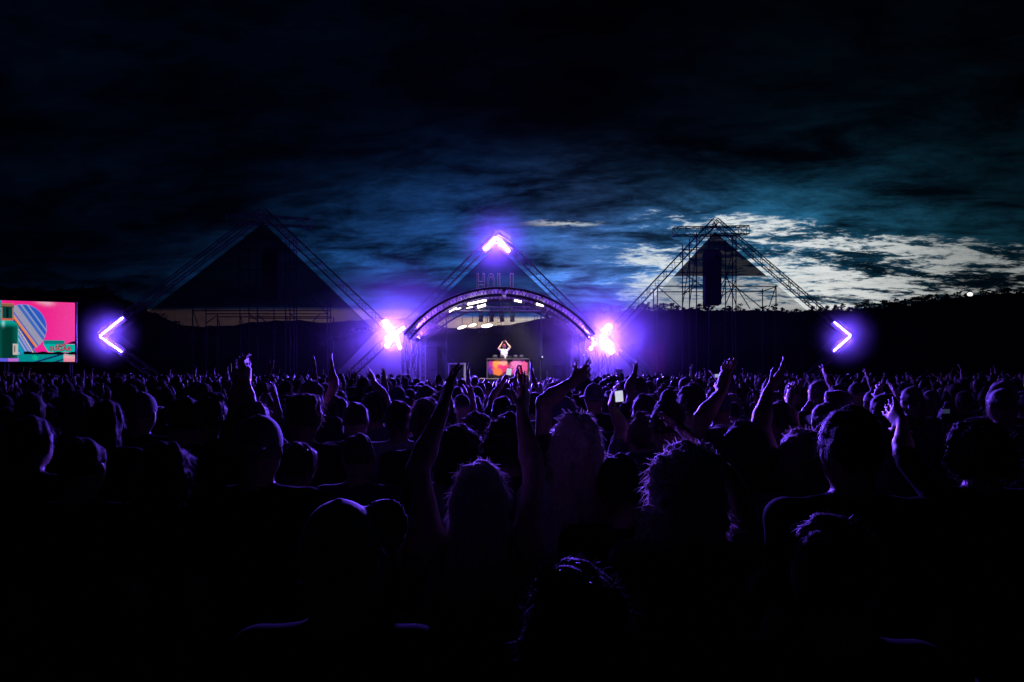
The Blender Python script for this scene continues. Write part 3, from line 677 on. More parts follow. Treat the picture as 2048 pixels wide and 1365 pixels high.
def player(px, wpx, label, cat):
    c = P(px, 0, 34.7); wd_ = wpx / F * 34.7
    t = empty('media_player' if cat == 'player' else 'audio_mixer', (c.x, 34.7, dzt + .036), label, cat, 'gear on the mixing desk')
    MB().box((c.x, 34.72, dzt + .036 + .055), (wd_, .38, .11)).build('case', M['black'], t)
    if cat == 'player':
        MB().tube((c.x, 34.66, dzt + .147), (c.x, 34.66, dzt + .165), wd_ * .36, 16).build('jog_wheel', M['knob'], t)
        MB().box((c.x, 34.85, dzt + .18), (wd_ * .7, .02, .09)).build('display', M['knob'], t)
    else:
        k = MB()
        for i in range(4):
            for j in range(4): k.tube((c.x - wd_ * .36 + i * wd_ * .24, 34.6 + j * .08, dzt + .146), (c.x - wd_ * .36 + i * wd_ * .24, 34.6 + j * .08, dzt + .17), .012, 6)
        k.build('knob_field', M['knob'], t)
player(990, 11, 'dark media player on the table-side end of the desk', 'player'); player(1004, 10, 'dark media player nearest the performer on the table side', 'player')
player(1018, 12, 'dark audio mixer in the middle of the desk', 'mixer'); player(1031, 10, 'dark media player just past the mixer', 'player'); player(1043, 10, 'dark media player on the far end of the desk', 'player')
# video camera on a stand and a flight rack
vc = P(1083, 760, 33.6)
t = empty('video_camera', (vc.x, 33.6, DZ), 'video camera on a thin stand at the stage edge past the desk', 'camera')
z_ = P(0, 716, 33.6).z
pipe('stand', (vc.x, 33.6, DZ), (vc.x, 33.6, z_ - .1), .018, M['steel'], t)
for a in (0, 2.1, 4.2): pipe('foot', (vc.x, 33.6, DZ + .3), (vc.x + .3 * math.cos(a), 33.6 + .3 * math.sin(a), DZ + .01), .012, M['steel'], t)
MB().box((vc.x, 33.65, z_), (.14, .34, .18)).build('body', M['black'], t)
MB().tube((vc.x, 33.84, z_), (vc.x, 33.96, z_), .06, 10).build('lens', M['grille'], t)
MB().box((vc.x + .03, 33.465, z_ + .04), (.05, .02, .08)).build('viewfinder', M['led'], t)
fk = P(1116, 760, 34.6); t = empty('flight_rack', (fk.x, 34.6, DZ), 'black equipment rack with a metal rim on stage past the desk', 'rack'); zt = P(0, 731, 34.6).z
MB().box((fk.x, 34.75, (DZ + zt) / 2), (.40, .5, zt - DZ - .02)).build('case', M['black'], t)
MB().box((fk.x, 34.5, zt), (.42, .03, .03)).build('rim', M['steel'], t)
for k in range(3): MB().box((fk.x, 34.492, zt - .12 - k * .2), (.34, .012, .12)).build('unit_panel', M['grille'], t)
fk = P(1238, 760, 33.0); t = empty('steel_stand', (fk.x, 33.0, 0), 'small steel frame stand on the ground under the pale banner shapes', 'stand'); zt = P(0, 735, 33.0).z
for x in (-.2, .2):
    for y in (-.15, .15): pipe('upright', (fk.x + x, 33 + y, 0), (fk.x + x, 33 + y, zt), .014, M['alu'], t)
for y in (-.15, .15): pipe('rail', (fk.x - .2, 33 + y, zt), (fk.x + .2, 33 + y, zt), .014, M['alu'], t)
MB().box((fk.x, 33, zt - .25), (.3, .25, .3)).build('box', M['steel'], t)

# ------------------------------------------------------------------ big video screen
SR = P(150, 738, 31.0); SR.z = 0; S0 = P(0, 738, 29.87); S0.z = 0
sd = (S0 - SR); unit = sd.length / 150.0; sd.normalize(); sn = Vector((sd.y, -sd.x, 0)); sn = -sn if sn.y > 0 else sn
ZB, ZT = P(0, 724, 31.0).z, P(0, 606, 31.0).z
W_PX = 290                                                   # whole screen in photo pixels, half of it beyond the picture's edge
def spt(u, v, off=0.0):                                      # u: photo px from the inner edge, v: 0..1 up
    p = SR + sd * (unit * u) + sn * off; return Vector((p.x, p.y, ZB + (ZT - ZB) * v))
scr = empty('video_screen', SR, 'large lit video screen showing a green bottle, pink wall and LESS SUGAR', 'screen')
def screen_image(nu, nv):
    U, Vv = np.meshgrid(np.linspace(0, W_PX, nu), np.linspace(0, 1, nv))
    x = 1520 - U * 10.11; y = 1300 - Vv * (1300 - 90)        # the coordinates of an enlarged view of the picture on the screen
    C = np.zeros((nv, nu, 3)); rng = np.random.default_rng(4)
    def put(mask, c, a=1.0):
        c = np.asarray(c, float)
        if c.ndim == 1: c = c[None, None, :]
        mk = (mask * a)[..., None]; C[:] = C * (1 - mk) + c * mk
    def sstep(v, a, b): t = np.clip((v - a) / (b - a), 0, 1); return t * t * (3 - 2 * t)
    pink = np.stack([np.full_like(x, .85), .016 + .03 * sstep(x, 800, 1500), .24 + .10 * sstep(x + y * .4, 700, 1900)], -1); C[:] = pink
    hl = np.exp(-((x - 960) / 130) ** 2 - ((y - 110) / 60) ** 2) + .5 * np.exp(-((x - 800) / 100) ** 2 - ((y - 100) / 40) ** 2); put(np.clip(hl, 0, 1) * .75, (.75, .45, .55))
    disc = sstep(np.hypot(x - 465, y - 625), 476, 468); s = (x - 465) * .80 - (y - 625) * .60
    put(disc, (.03, .10, .50))
    for s0, s1, c in [(-470, -330, (.0, .40, .45)), (-340, -250, (.01, .06, .40)), (-250, -90, (.27, .30, .45)), (-90, -55, (.01, .05, .45)), (-58, -40, (.10, .01, .02)), (-42, -8, (.80, .22, .05)), (-8, 14, (.55, .30, .28)), (14, 40, (.10, .10, .50)), (40, 170, (.30, .30, .42)), (170, 225, (.05, .13, .50)), (225, 262, (.22, .30, .50)), (262, 330, (.02, .10, .48)), (330, 360, (.25, .32, .5)), (360, 480, (.02, .10, .55))]:
        put(disc * sstep(s, s0 - 6, s0 + 6) * sstep(s, s1 + 6, s1 - 6), c)
    put(disc * sstep(np.hypot(x - 465, y - 625), 452, 470), (.35, .20, .70), .8)
    low = ((x < 860) & (y > 640) & ((x - 380) * 1.35 < (y - 650)) & (x > 340)).astype(float); put(low, (.03, .15, .45))
    s2 = (x - 380) * .85 - (y - 650) * .52
    for a, b, c in [(-14, 8, (.7, .45, .35)), (-70, -30, (.3, .3, .6)), (-130, -95, (.3, .35, .65)), (-210, -160, (.0, .35, .45)), (-260, -240, (.4, .45, .7))]: put(low * (s2 > a) * (s2 < b), c)
    left = (x < 30).astype(float); put(left * (y < 900), (.02, .30, .36)); put(left * (y >= 900), (.05, .12, .4))
    put(left * (np.abs(np.sin(x * .012 + y * .02)) < .2), (.01, .08, .3))
    teal = (.0, .36, .36); put(((x > 880) & (x < 1300) & (y > 862) & (y < 945)).astype(float), (.0, .22, .24))
    put(((y > 940) & (y < 1106) & (x > 860 + (y - 940) * .68)).astype(float), (.0, .46, .40))
    put(((y > 1106 - 90 * sstep(x, 980, 520) * 0 + 12 * np.sin(x * .02)) & (y < 1160 + 8 * np.sin(x * .03)) & (x > 470)).astype(float), (.001, .002, .004))
    put(((y > 895 + 20 * np.sin(x * .011)) & (y < 940) & (x > 1310) & (y > 1500 - x * .42)).astype(float), (.001, .002, .006))
    bt = ((y >= 1160) & (x > 380) & (x < 1285)).astype(float); put(bt, (.0, .25, .26))
    put(bt * (np.abs(y - 1300 + (x - 740) * .30) < 16), (.005, .01, .10)); put(bt * (np.abs(y - 1300 + (x - 1120) * .30) < 14), (.005, .01, .08)); put(bt * (np.hypot(x - 700, (y - 1220) * 1.2) < 62), (.0, .42, .25))
    put(((y >= 1160) & (x >= 1285)).astype(float), (.80, .25, .36)); put(((y >= 1160) & (x >= 1285)) * np.exp(-((y - 1200) / 30) ** 2), (.8, .5, .5), .6)
    put(((x > 1295) & (np.abs(y - 1150 - (x - 1330) * .2) < 12)).astype(float), (.25, .4, .4))
    put(((y > 1235) & (x < 370)).astype(float), (.10, .10, .70)); put(((y > 1235) & (x < 370) & (x > 170)).astype(float), (.55, .15, .60), .8)
    ax = np.abs(x - 150)
    sh = np.where(y < 640, 222 * np.sqrt(np.clip(1 - ((640 - y) / 165) ** 2, 0, 1)), 222); body = ((ax < sh) & (y > 478) & (y < 1235)).astype(float)
    shade = .25 + .75 * sstep(ax, 60, 215); put(body, np.stack([.002 * shade, .10 * shade + .01, .075 * shade + .008], -1))
    put(body * sstep(y, 640, 500), (.0, .42, .36), .8); put(body * sstep(ax, 195, 215) * (y > 560), (.02, .55, .42), .9); put(body * np.exp(-((x - 70) / 30) ** 2 - ((y - 540) / 60) ** 2), (.3, .75, .7), .8)
    put(((x > 262) & (x < 362) & (y > 940) & (y < 1165)).astype(float), (.55, .45, .42)); put(((x > 280) & (x < 305) & (y > 985) & (y < 1120) & (np.sin(y * .16) > -.3)).astype(float), (.08, .06, .06))
    nk = ((ax < 128) & (y > 140) & (y < 482)).astype(float); put(nk, (.001, .05, .045)); put(nk * (ax > 100), (.30, .18, .14)); put(nk * (y < 225), (.35, .16, .08)); put(nk * ((np.abs(y - 180) < 7) | (np.abs(y - 215) < 6)), (.01, .02, .02)); put(nk * (y > 440), (.55, .12, .08)); put(nk * (np.abs(ax - 10) < 14) * (y > 235) * (y < 430), (.0, .01, .01))
    C *= (1 + .06 * rng.standard_normal((nv, nu, 1)))
    return np.clip(C, 0, 1)
nu, nv = 290, 122; IMG = screen_image(nu, nv)
me = bpy.data.meshes.new('screen_panel')
vv = [tuple(spt(W_PX * i / (nu - 1), j / (nv - 1), .02) - SR) for j in range(nv) for i in range(nu)]
me.from_pydata(vv, [], [(j * nu + i, j * nu + i + 1, (j + 1) * nu + i + 1, (j + 1) * nu + i) for j in range(nv - 1) for i in range(nu - 1)])
ca = me.color_attributes.new('picture', 'FLOAT_COLOR', 'POINT'); ca.data.foreach_set('color', np.concatenate([IMG.reshape(-1, 3), np.ones((nu * nv, 1))], 1).ravel())
m = bpy.data.materials.new('screen_pixels'); m.use_nodes = True; t = NT(m.node_tree); t.n.remove(t.n['Principled BSDF'])
at = t.new('ShaderNodeAttribute'); at.attribute_name = 'picture'; e = t.new('ShaderNodeEmission'); t.l.new(at.outputs['Color'], e.inputs[0]); e.inputs[1].default_value = 1.0; t.l.new(e.outputs[0], t.n['Material Output'].inputs[0])
m.cycles.emission_sampling = 'NONE'; me.materials.append(m); link(bpy.data.objects.new('display', me), scr)
fr = MB(); mid = spt(W_PX / 2, .5, -.12); rot = Matrix((sd, sn, Vector((0, 0, 1)))).transposed()
fr.box(mid, (W_PX * unit + .12, .24, ZT - ZB + .12), rot); fr.build('cabinet', M['black'], scr)
for u in (14, 145, 276):
    for off in (-.3, -.9):
        a = spt(u, 0, off); b = spt(u, 1, off); a.z = 0; pipe('support', a, b, .04, M['steel'], scr)
M['sugar'] = tube_mat('screen_lettering', .55, (1.0, .03, .16), lit=False); M['sugar_edge'] = tube_mat('screen_lettering_edge', .03, (.3, .02, .2), lit=False)
for word, xc, yc, hh in (('LESS', 1225, 985, 44), ('SUGAR', 1225, 1076, 84)):
    for k, mm in enumerate((M['sugar_edge'], M['sugar'])):
        me = text_mesh(word, 1.0, extrude=.0, fat=.05 if k == 0 else .02, spacing=1.05)
        co = np.empty(len(me.vertices) * 3); me.vertices.foreach_get('co', co); co = co.reshape(-1, 3); mn, mx = co.min(0), co.max(0)
        full = (1130, 1330) if word == 'LESS' else (1005, 1448)
        if k == 0: full = (full[0] - 8, full[1] + 8)
        xx = full[0] + (co[:, 0] - mn[0]) / (mx[0] - mn[0]) * (full[1] - full[0]); gx = (1520 - xx) / 10.11
        h_ = hh + (12 if k == 0 else 0); yy = yc + (6 if k == 0 else 0) - (co[:, 1] - mn[1]) / (mx[1] - mn[1]) * h_; gv = (1300 - yy) / 1210
        out = np.array([tuple(spt(a, b, .028 + .006 * k) - SR) for a, b in zip(gx, gv)]); me.vertices.foreach_set('co', out.ravel()); me.update(); me.materials.clear(); me.materials.append(mm)
        ob = bpy.data.objects.new('lettering', me); link(ob, scr)
# ------------------------------------------------------------------ people: one continuous skin round a posed skeleton
SKIN, SHIRT, PANTS, SHOE, DARK = 0, 1, 2, 3, 4
def smin(a, b, k):
    h = np.clip(.5 + .5 * (b - a) / k, 0, 1); return b * (1 - h) + a * h - k * h * (1 - h)
def prim_sdf(p, X):
    k = p[0]
    if k == 'rc':
        a, b, r1, r2 = p[1:5]; ba = b - a; L = max(1e-9, float(ba @ ba)); t = np.clip(((X - a) @ ba) / L, 0, 1)
        return np.linalg.norm(X - a - t[..., None] * ba, axis=-1) - (r1 + (r2 - r1) * t)
    c, r, Rm = p[1:4]; q_ = X - c
    if Rm is not None: q_ = q_ @ Rm
    if k == 'el':
        k0 = np.linalg.norm(q_ / r, axis=-1); k1 = np.linalg.norm(q_ / (r * r), axis=-1) + 1e-9; return k0 * (k0 - 1) / k1
    rr = p[4]; d = np.abs(q_) - (r - rr); return np.linalg.norm(np.maximum(d, 0), axis=-1) + np.minimum(d.max(-1), 0) - rr
def prim_box(p):
    if p[0] == 'rc': a, b, r1, r2 = p[1:5]; m_ = max(r1, r2); return np.minimum(a, b) - m_, np.maximum(a, b) + m_
    e = np.full(3, float(np.linalg.norm(p[2]))) if p[3] is not None else p[2]; return p[1] - e, p[1] + e
def nets(D, org, h):
    S = D < 0; c = sum(S[i:S.shape[0] - 1 + i, j:S.shape[1] - 1 + j, k:S.shape[2] - 1 + k].astype(np.int8) for i in (0, 1) for j in (0, 1) for k in (0, 1))
    mix_ = (c > 0) & (c < 8); I = np.argwhere(mix_); idx = np.full(mix_.shape, -1, np.int64); idx[mix_] = np.arange(len(I))
    acc = np.zeros((len(I), 3)); cnt = np.zeros(len(I)); cor = [(i, j, k) for i in (0, 1) for j in (0, 1) for k in (0, 1)]
    for a in cor:
        for ax in range(3):
            if a[ax]: continue
            b = list(a); b[ax] = 1; da = D[tuple((I + a).T)]; db = D[tuple((I + b).T)]; x = (da < 0) != (db < 0)
            t = np.where(x, da / np.where(x, da - db, 1), 0); p = np.asarray(a, float) + t[:, None] * (np.asarray(b) - np.asarray(a)); acc[x] += p[x]; cnt[x] += 1
    V = (I + acc / cnt[:, None]) * h + org; Q = []
    for ax in range(3):
        s0 = [slice(1, -1)] * 3; s0[ax] = slice(0, -1); s1 = [slice(1, -1)] * 3; s1[ax] = slice(1, None)
        A_, B_ = S[tuple(s0)], S[tuple(s1)]; E = np.argwhere(A_ != B_); off = np.ones(3, int); off[ax] = 0; E0 = E + off
        o1, o2 = [(1, 2), (2, 0), (0, 1)][ax]; u = np.zeros(3, int); v = np.zeros(3, int); u[o1] = 1; v[o2] = 1
        qd = np.stack([idx[tuple((E0 - u - v).T)], idx[tuple((E0 - v).T)], idx[tuple(E0.T)], idx[tuple((E0 - u).T)]], 1)
        fl = ~A_[tuple(E.T)]; qd[fl] = qd[fl][:, ::-1]; Q.append(qd)
    Q = np.concatenate(Q); return V, Q[(Q >= 0).all(1)]
def sdf_mesh(prims, h, noise_fn=None, cut=None):
    lo = np.min([prim_box(p)[0] for p in prims], 0) - 3 * h; hi = np.max([prim_box(p)[1] for p in prims], 0) + 3 * h
    n = np.ceil((hi - lo) / h).astype(int) + 1; D = np.full(n, .12)
    ax = [lo[i] + h * np.arange(n[i]) for i in range(3)]
    for p in prims:
        k = p[-1]; a, b = prim_box(p); m_ = .05; i0 = np.maximum(0, ((a - m_ - lo) / h).astype(int)); i1 = np.minimum(n, ((b + m_ - lo) / h).astype(int) + 2)
        sl = tuple(slice(i0[i], i1[i]) for i in range(3)); X = np.stack(np.meshgrid(ax[0][sl[0]], ax[1][sl[1]], ax[2][sl[2]], indexing='ij'), -1)
        d = prim_sdf(p, X); D[sl] = smin(D[sl], d, k)
    X = None
    if noise_fn or cut:
        X = np.stack(np.meshgrid(*ax, indexing='ij'), -1)
        if noise_fn: D = D + noise_fn(X)
        if cut: D = np.maximum(D, cut(X))
    return nets(D, lo, h)
A3 = lambda *v: np.array(v, float)
def arm_prims(S, E, W, T, pn, sleeve, thick=1.0, fist=False):
    """upper arm, forearm, palm and five fingers; pn: palm normal"""
    pr = []; sl = S + (E - S) * sleeve
    pr.append((SKIN, ('rc', S, E, .047 * thick, .038 * thick, .025)))
    if sleeve > 0: pr.append((SHIRT, ('rc', S, sl, .058 * thick, .056 * thick, .012)))
    mid = E + (W - E) * .3; pr.append((SKIN, ('rc', E, mid, .038 * thick, .041 * thick, .02))); pr.append((SKIN, ('rc', mid, W, .041 * thick, .025 * thick, .02)))
    d = T - W; L = np.linalg.norm(d); d = d / L; pn = pn - d * (pn @ d); pn = pn / (np.linalg.norm(pn) + 1e-9); sd_ = np.cross(d, pn)
    Rm = np.stack([sd_, d, pn], 1); pc = W + d * .055
    pr.append((SKIN, ('bx', pc, A3(.041, .052, .015), Rm, .014, .014)))
    root = W + d * .10
    for i, (o, ln, sp) in enumerate(((-.033, .066, -.22), (-.011, .082, -.07), (.011, .088, .07), (.033, .078, .22))):
        b = root + sd_ * o; dr = d + sd_ * sp; dr /= np.linalg.norm(dr)
        if fist: c1 = b + dr * .02 + pn * .03; c2 = c1 - d * .03 + pn * .01
        else: c1 = b + dr * ln * .55 + pn * .006; c2 = c1 + (dr + pn * .35) * ln * .48
        pr.append((SKIN, ('rc', b, c1, .0098, .0092, .006))); pr.append((SKIN, ('rc', c1, c2, .0092, .0075, .004)))
    tb_ = W + d * .03 + sd_ * .034; t1 = tb_ + (d * .5 + sd_ * .8 + pn * .2) * .042; t2 = t1 + (d * .9 + sd_ * .25 + pn * .3) * .034
    pr.append((SKIN, ('rc', tb_, t1, .014, .011, .008))); pr.append((SKIN, ('rc', t1, t2, .011, .0085, .004)))
    return pr
HC = A3(0, .015, 1.615)
def body_prims(arms, build=1.0, sleeve=.45, strap=False, lean=0.0, turn=0.0, face=True):
    pr = []; a = pr.append; b = build
    hd = HC + A3(lean * .06, 0, 0)
    a((SKIN, ('el', hd, A3(.077, .095, .117), None, .02))); a((SKIN, ('el', hd + A3(0, .022, -.055), A3(.062, .070, .066), None, .03)))
    ct, stn = math.cos(turn), math.sin(turn); fwd = lambda x, y, z: hd + A3(x * ct + y * stn, -x * stn + y * ct, z)
    if face:
        a((SKIN, ('rc', fwd(0, .088, .01), fwd(0, .108, -.028), .010, .014, .012))); a((SKIN, ('el', fwd(0, .075, -.095), A3(.03, .026, .02), None, .02)))
        a((SKIN, ('el', fwd(0, .085, .028), A3(.055, .018, .012), None, .015)))
        for s in (-1, 1): a((DARK, ('el', fwd(.032 * s, .084, .006), A3(.014, .010, .007), None, .003)))
        a((DARK, ('el', fwd(0, .092, -.062), A3(.026, .008, .005), None, .003)))
    for s in (-1, 1): a((SKIN, ('el', fwd(.080 * s, -.005, -.012), A3(.012, .020, .032), None, .008)))
    a((SKIN, ('rc', A3(0, -.015, 1.43), hd + A3(0, -.02, -.06), .060, .053, .03)))
    a((SHIRT, ('rc', A3(-.10 * b, -.02, 1.41), A3(.10 * b, -.02, 1.41), .066, .066, .03)))
    a((SHIRT, ('el', A3(0, .005, 1.27), A3(.185 * b, .115 * b, .20), None, .05))); a((SHIRT, ('el', A3(0, .0, 1.08), A3(.160 * b, .105 * b, .19), None, .05)))
    a((SHIRT, ('el', A3(0, -.005, .95), A3(.168 * b, .115 * b, .11), None, .04)))
    for s in (-1, 1):
        hip = A3(.085 * s, 0, .90); kn = A3(.10 * s, .015, .50); an = A3(.115 * s, -.01, .09)
        a((PANTS, ('rc', hip, kn, .088 * b, .060, .04))); a((PANTS, ('rc', kn, an, .060, .045, .02))); a((SHOE, ('rc', an + A3(0, -.03, -.04), an + A3(.02 * s, .15, -.05), .042, .036, .02)))
    for s, spec in zip((-1, 1), arms):
        S = A3(.178 * s * b, -.01, 1.405); E, W, T = spec[:3]; pn = spec[3] if len(spec) > 3 else A3(-s, .4, 0)
        up = max(0.0, (E[2] - S[2]) / .3)
        S2 = S + A3(-.015 * s * up, .01 * up, .045 * up)
        a((SHIRT if not strap else SKIN, ('el', S2, A3(.068, .066, .066), None, .04)))
        pr += arm_prims(S2, E, W, T, pn, 0 if strap else sleeve, 1.0, spec[4] if len(spec) > 4 else False)
    return pr
def to_mesh(name, V, Q, cls=None, mats=()):
    me = bpy.data.meshes.new(name); me.vertices.add(len(V)); me.vertices.foreach_set('co', np.asarray(V, np.float32).ravel())
    n = len(Q); me.loops.add(n * 4); me.loops.foreach_set('vertex_index', Q.astype(np.int32).ravel()); me.polygons.add(n)
    me.polygons.foreach_set('loop_start', np.arange(0, 4 * n, 4, dtype=np.int32)); me.polygons.foreach_set('loop_total', np.full(n, 4, np.int32))
    for m_ in mats: me.materials.append(m_)
    if cls is not None: me.polygons.foreach_set('material_index', cls.astype(np.int32))
    me.polygons.foreach_set('use_smooth', np.ones(n, bool)); me.update(calc_edges=True); me.validate(); return me
def folds(X):
    x, y, z = X[..., 0], X[..., 1], X[..., 2]; wgt = np.clip((1.36 - z) / .1, 0, 1) * np.clip((z - .1) / .1, 0, 1) * (np.abs(x) < .24)
    return wgt * .006 * (np.sin(31 * z + 9 * x + 2 * np.sin(14 * x)) * np.sin(17 * x + 11 * y + 3) + .5 * np.sin(55 * z - 24 * x + 13 * y))
def body_mesh(name, prims, h, mats):
    V, Q = sdf_mesh([p[1] for p in prims], h, folds if h < .03 else None)
    best = np.full(len(V), 9.); cl = np.zeros(len(V), int)
    for c, p in prims:
        a, b = prim_box(p); near = ((V > a - .05) & (V < b + .05)).all(1)
        if not near.any(): continue
        d = prim_sdf(p, V[near]) - (.004 if c in (SHIRT, DARK) else 0); bn = best[near]; cn = cl[near]; w_ = d < bn; bn[w_] = d[w_]; cn[w_] = c; best[near] = bn; cl[near] = cn
    return to_mesh(name, V, Q, cl[Q[:, 0]], mats)
# hair and caps, in the same frame as the body
def hair_prims(style):
    e = lambda c, r, k=.02: ('el', HC + A3(*c), A3(*r), None, k); pr = []; cut = None
    front = lambda y0=.045, sl=.9: (lambda X: (X[..., 1] - HC[1] - y0) - (X[..., 2] - HC[2] - .02) * sl)
    if style == 'short': pr = [e((0, -.012, .018), (.086, .098, .114))]; cut = lambda X: np.maximum(front()(X), HC[2] - .045 - X[..., 2])
    elif style == 'crop': pr = [e((0, -.008, .014), (.082, .096, .112))]; cut = lambda X: np.maximum(front(.03, .8)(X), HC[2] - .03 - X[..., 2])
    elif style == 'quiff': pr = [e((0, -.012, .02), (.087, .098, .115)), e((0, .05, .115), (.065, .055, .035), .03)]; cut = lambda X: np.maximum(front(.06, .9)(X), HC[2] - .04 - X[..., 2])
    elif style == 'flat': pr = [e((0, -.012, .02), (.095, .105, .118)), ('bx', HC + A3(0, .0, .10), A3(.09, .09, .035), None, .03, .03)]; cut = lambda X: np.maximum(front(.06, .9)(X), HC[2] - .04 - X[..., 2])
    elif style == 'curly': pr = [e((0, -.015, .025), (.112, .118, .125))] + [e((.10 * math.cos(a), -.02 + .09 * math.sin(a), -.02 + .02 * math.sin(3 * a)), (.04, .04, .05)) for a in np.linspace(math.pi, 2 * math.pi, 7)]; cut = lambda X: np.maximum(front(.06, .7)(X), HC[2] - .10 - X[..., 2])
    elif style == 'messy': pr = [e((0, -.015, .025), (.108, .115, .125)), e((-.05, -.03, -.06), (.06, .075, .12)), e((.05, -.03, -.06), (.06, .075, .12)), e((-.09, .0, -.10), (.035, .05, .10))]; cut = front(.06, .6)
    elif style == 'long': pr = [e((0, -.016, .018), (.094, .105, .118)), ('rc', HC + A3(-.03, -.065, -.02), HC + A3(-.04, -.11, -.36), .062, .05, .04), ('rc', HC + A3(.03, -.065, -.02), HC + A3(.04, -.11, -.36), .062, .05, .04), ('rc', HC + A3(-.075, -.02, -.02), HC + A3(-.09, -.04, -.27), .035, .03, .03), ('rc', HC + A3(.075, -.02, -.02), HC + A3(.09, -.04, -.27), .035, .03, .03)]; cut = front(.05, .75)
    elif style == 'shoulder': pr = [e((0, -.016, .018), (.096, .107, .118)), ('rc', HC + A3(-.03, -.06, -.02), HC + A3(-.045, -.08, -.20), .068, .055, .04), ('rc', HC + A3(.03, -.06, -.02), HC + A3(.045, -.08, -.20), .068, .055, .04)]; cut = front(.05, .75)
    elif style == 'bun': pr = [e((0, -.010, .016), (.084, .097, .113)), e((0, -.03, .135), (.042, .042, .038), .012)]; cut = lambda X: np.maximum(front(.04, .8)(X), HC[2] - .05 - X[..., 2])
    elif style == 'ponytail': pr = [e((0, -.010, .016), (.084, .097, .113)), ('rc', HC + A3(0, -.10, .05), HC + A3(0, -.15, -.02), .026, .034, .02), ('rc', HC + A3(0, -.15, -.02), HC + A3(.02, -.13, -.22), .034, .015, .02)]; cut = lambda X: np.where(X[..., 1] < HC[1] - .085, -1, np.maximum(front(.04, .8)(X), HC[2] - .06 - X[..., 2]))
    return pr, cut
def cap_prims(style):
    e = lambda c, r, k=.01: ('el', HC + A3(*c), A3(*r), None, k)
    dome = e((0, -.004, .030), (.088, .105, .108))
    if style == 'cap_back': br = ('el', HC + A3(0, -.135, .018), A3(.075, .07, .010), None, .008)
    elif style == 'cap_side': br = ('el', HC + A3(.085, .07, .055), A3(.075, .012, .075), np.array(Matrix.Rotation(.7, 3, 'Z')), .008)
    elif style == 'bucket': br = ('el', HC + A3(0, 0, .01), A3(.135, .15, .016), None, .02)
    else: br = ('el', HC + A3(0, .135, .028), A3(.075, .075, .010), None, .008)
    extra = [('el', HC + A3(0, -.004, .138), A3(.010, .010, .007), None, .004)]
    cut = (lambda X: np.where(np.abs(X[..., 1] - HC[1]) > .095, -1, HC[2] + .004 - X[..., 2])) if style != 'cap_side' else (lambda X: np.where(X[..., 0] > .085, -1, HC[2] + .004 - X[..., 2]))
    if style == 'bucket': cut = None
    return [dome, br] + extra, cut
def strands(V, Q, n, w_, Lr, seed, style):
    rng = np.random.default_rng(seed); nr = np.zeros_like(V)
    f = np.cross(V[Q[:, 2]] - V[Q[:, 0]], V[Q[:, 3]] - V[Q[:, 1]])
    for k in range(4): np.add.at(nr, Q[:, k], f)
    nr /= np.linalg.norm(nr, axis=1)[:, None] + 1e-9
    ok = np.where(V[:, 1] < HC[1] + .07)[0]; i = rng.choice(ok, n); p = V[i] - nr[i] * .004; nn = nr[i]
    crown = A3(0, -.04, HC[2] + .14); t = p - crown; t[:, 2] -= .06; t -= nn * (t * nn).sum(1)[:, None]; t += rng.normal(0, .05 if style in ('long', 'shoulder', 'short', 'crop') else .12, t.shape); t /= np.linalg.norm(t, axis=1)[:, None] + 1e-9
    L = rng.uniform(*Lr, n)[:, None]; lift = np.minimum(rng.gamma(1.5, .10, n), .35)[:, None] * (1.0 if style not in ('curly', 'messy') else 1.15); top_ = np.clip((p[:, 2:3] - HC[2] - .09) / .04, 0, 1); lift = lift * (1 - .25 * top_); L = L * (1 - .6 * top_)
    dome = np.clip((p[:, 2:3] - HC[2] + .06) / .05, 0, 1); L = L * (1 - .5 * dome * (L > .05)); bend = nn * dome * L * L / .21
    p1 = p + t * L * .5 + nn * L * lift * .5 - bend * .25; p2 = p1 + t * L * .5 + nn * L * lift * .2 - bend * .75 + A3(0, 0, -1) * L * .12 + rng.normal(0, .004, p.shape)
    s = np.cross(t, nn); s /= np.linalg.norm(s, axis=1)[:, None] + 1e-9; s *= w_
    VV = np.stack([p - s, p + s, p1 + s * .8, p1 - s * .8, p2 + s * .3, p2 - s * .3], 1).reshape(-1, 3); b = (np.arange(n) * 6)[:, None]
    return VV, np.concatenate([b + [0, 1, 2, 3], b + [3, 2, 4, 5]])
def hair_mesh(style, h, n, w_, seed):
    if style.startswith('cap') or style == 'bucket':
        pr, cut = cap_prims(style); V, Q = sdf_mesh(pr, h, None, cut); return to_mesh('cap', V, Q, None, [M['capcloth']])
    pr, cut = hair_prims(style); rough = {'curly': .011, 'messy': .010}.get(style, .0055); rs_ = np.random.default_rng(seed).uniform(0, 6, 6)
    nz = lambda X: rough * (np.sin(70 * X[..., 0] + rs_[0] + 3 * np.sin(40 * X[..., 2])) * np.sin(60 * X[..., 2] + rs_[1]) + .7 * np.sin(95 * X[..., 1] + 80 * X[..., 0] + rs_[2]))
    V, Q = sdf_mesh(pr, h, nz, cut)
    Lr = {'short': (.02, .05), 'crop': (.006, .016), 'quiff': (.02, .05), 'flat': (.02, .045), 'curly': (.02, .06), 'messy': (.04, .11), 'long': (.05, .16), 'shoulder': (.05, .13)}.get(style, (.015, .05))
    V2, Q2 = strands(V, Q, n, w_, Lr, seed, style)
    return to_mesh('hair', np.concatenate([V, V2]), np.concatenate([Q, Q2 + len(V)]), np.concatenate([np.zeros(len(Q)), np.ones(len(Q2))]), [M['hair'], M['strand']])
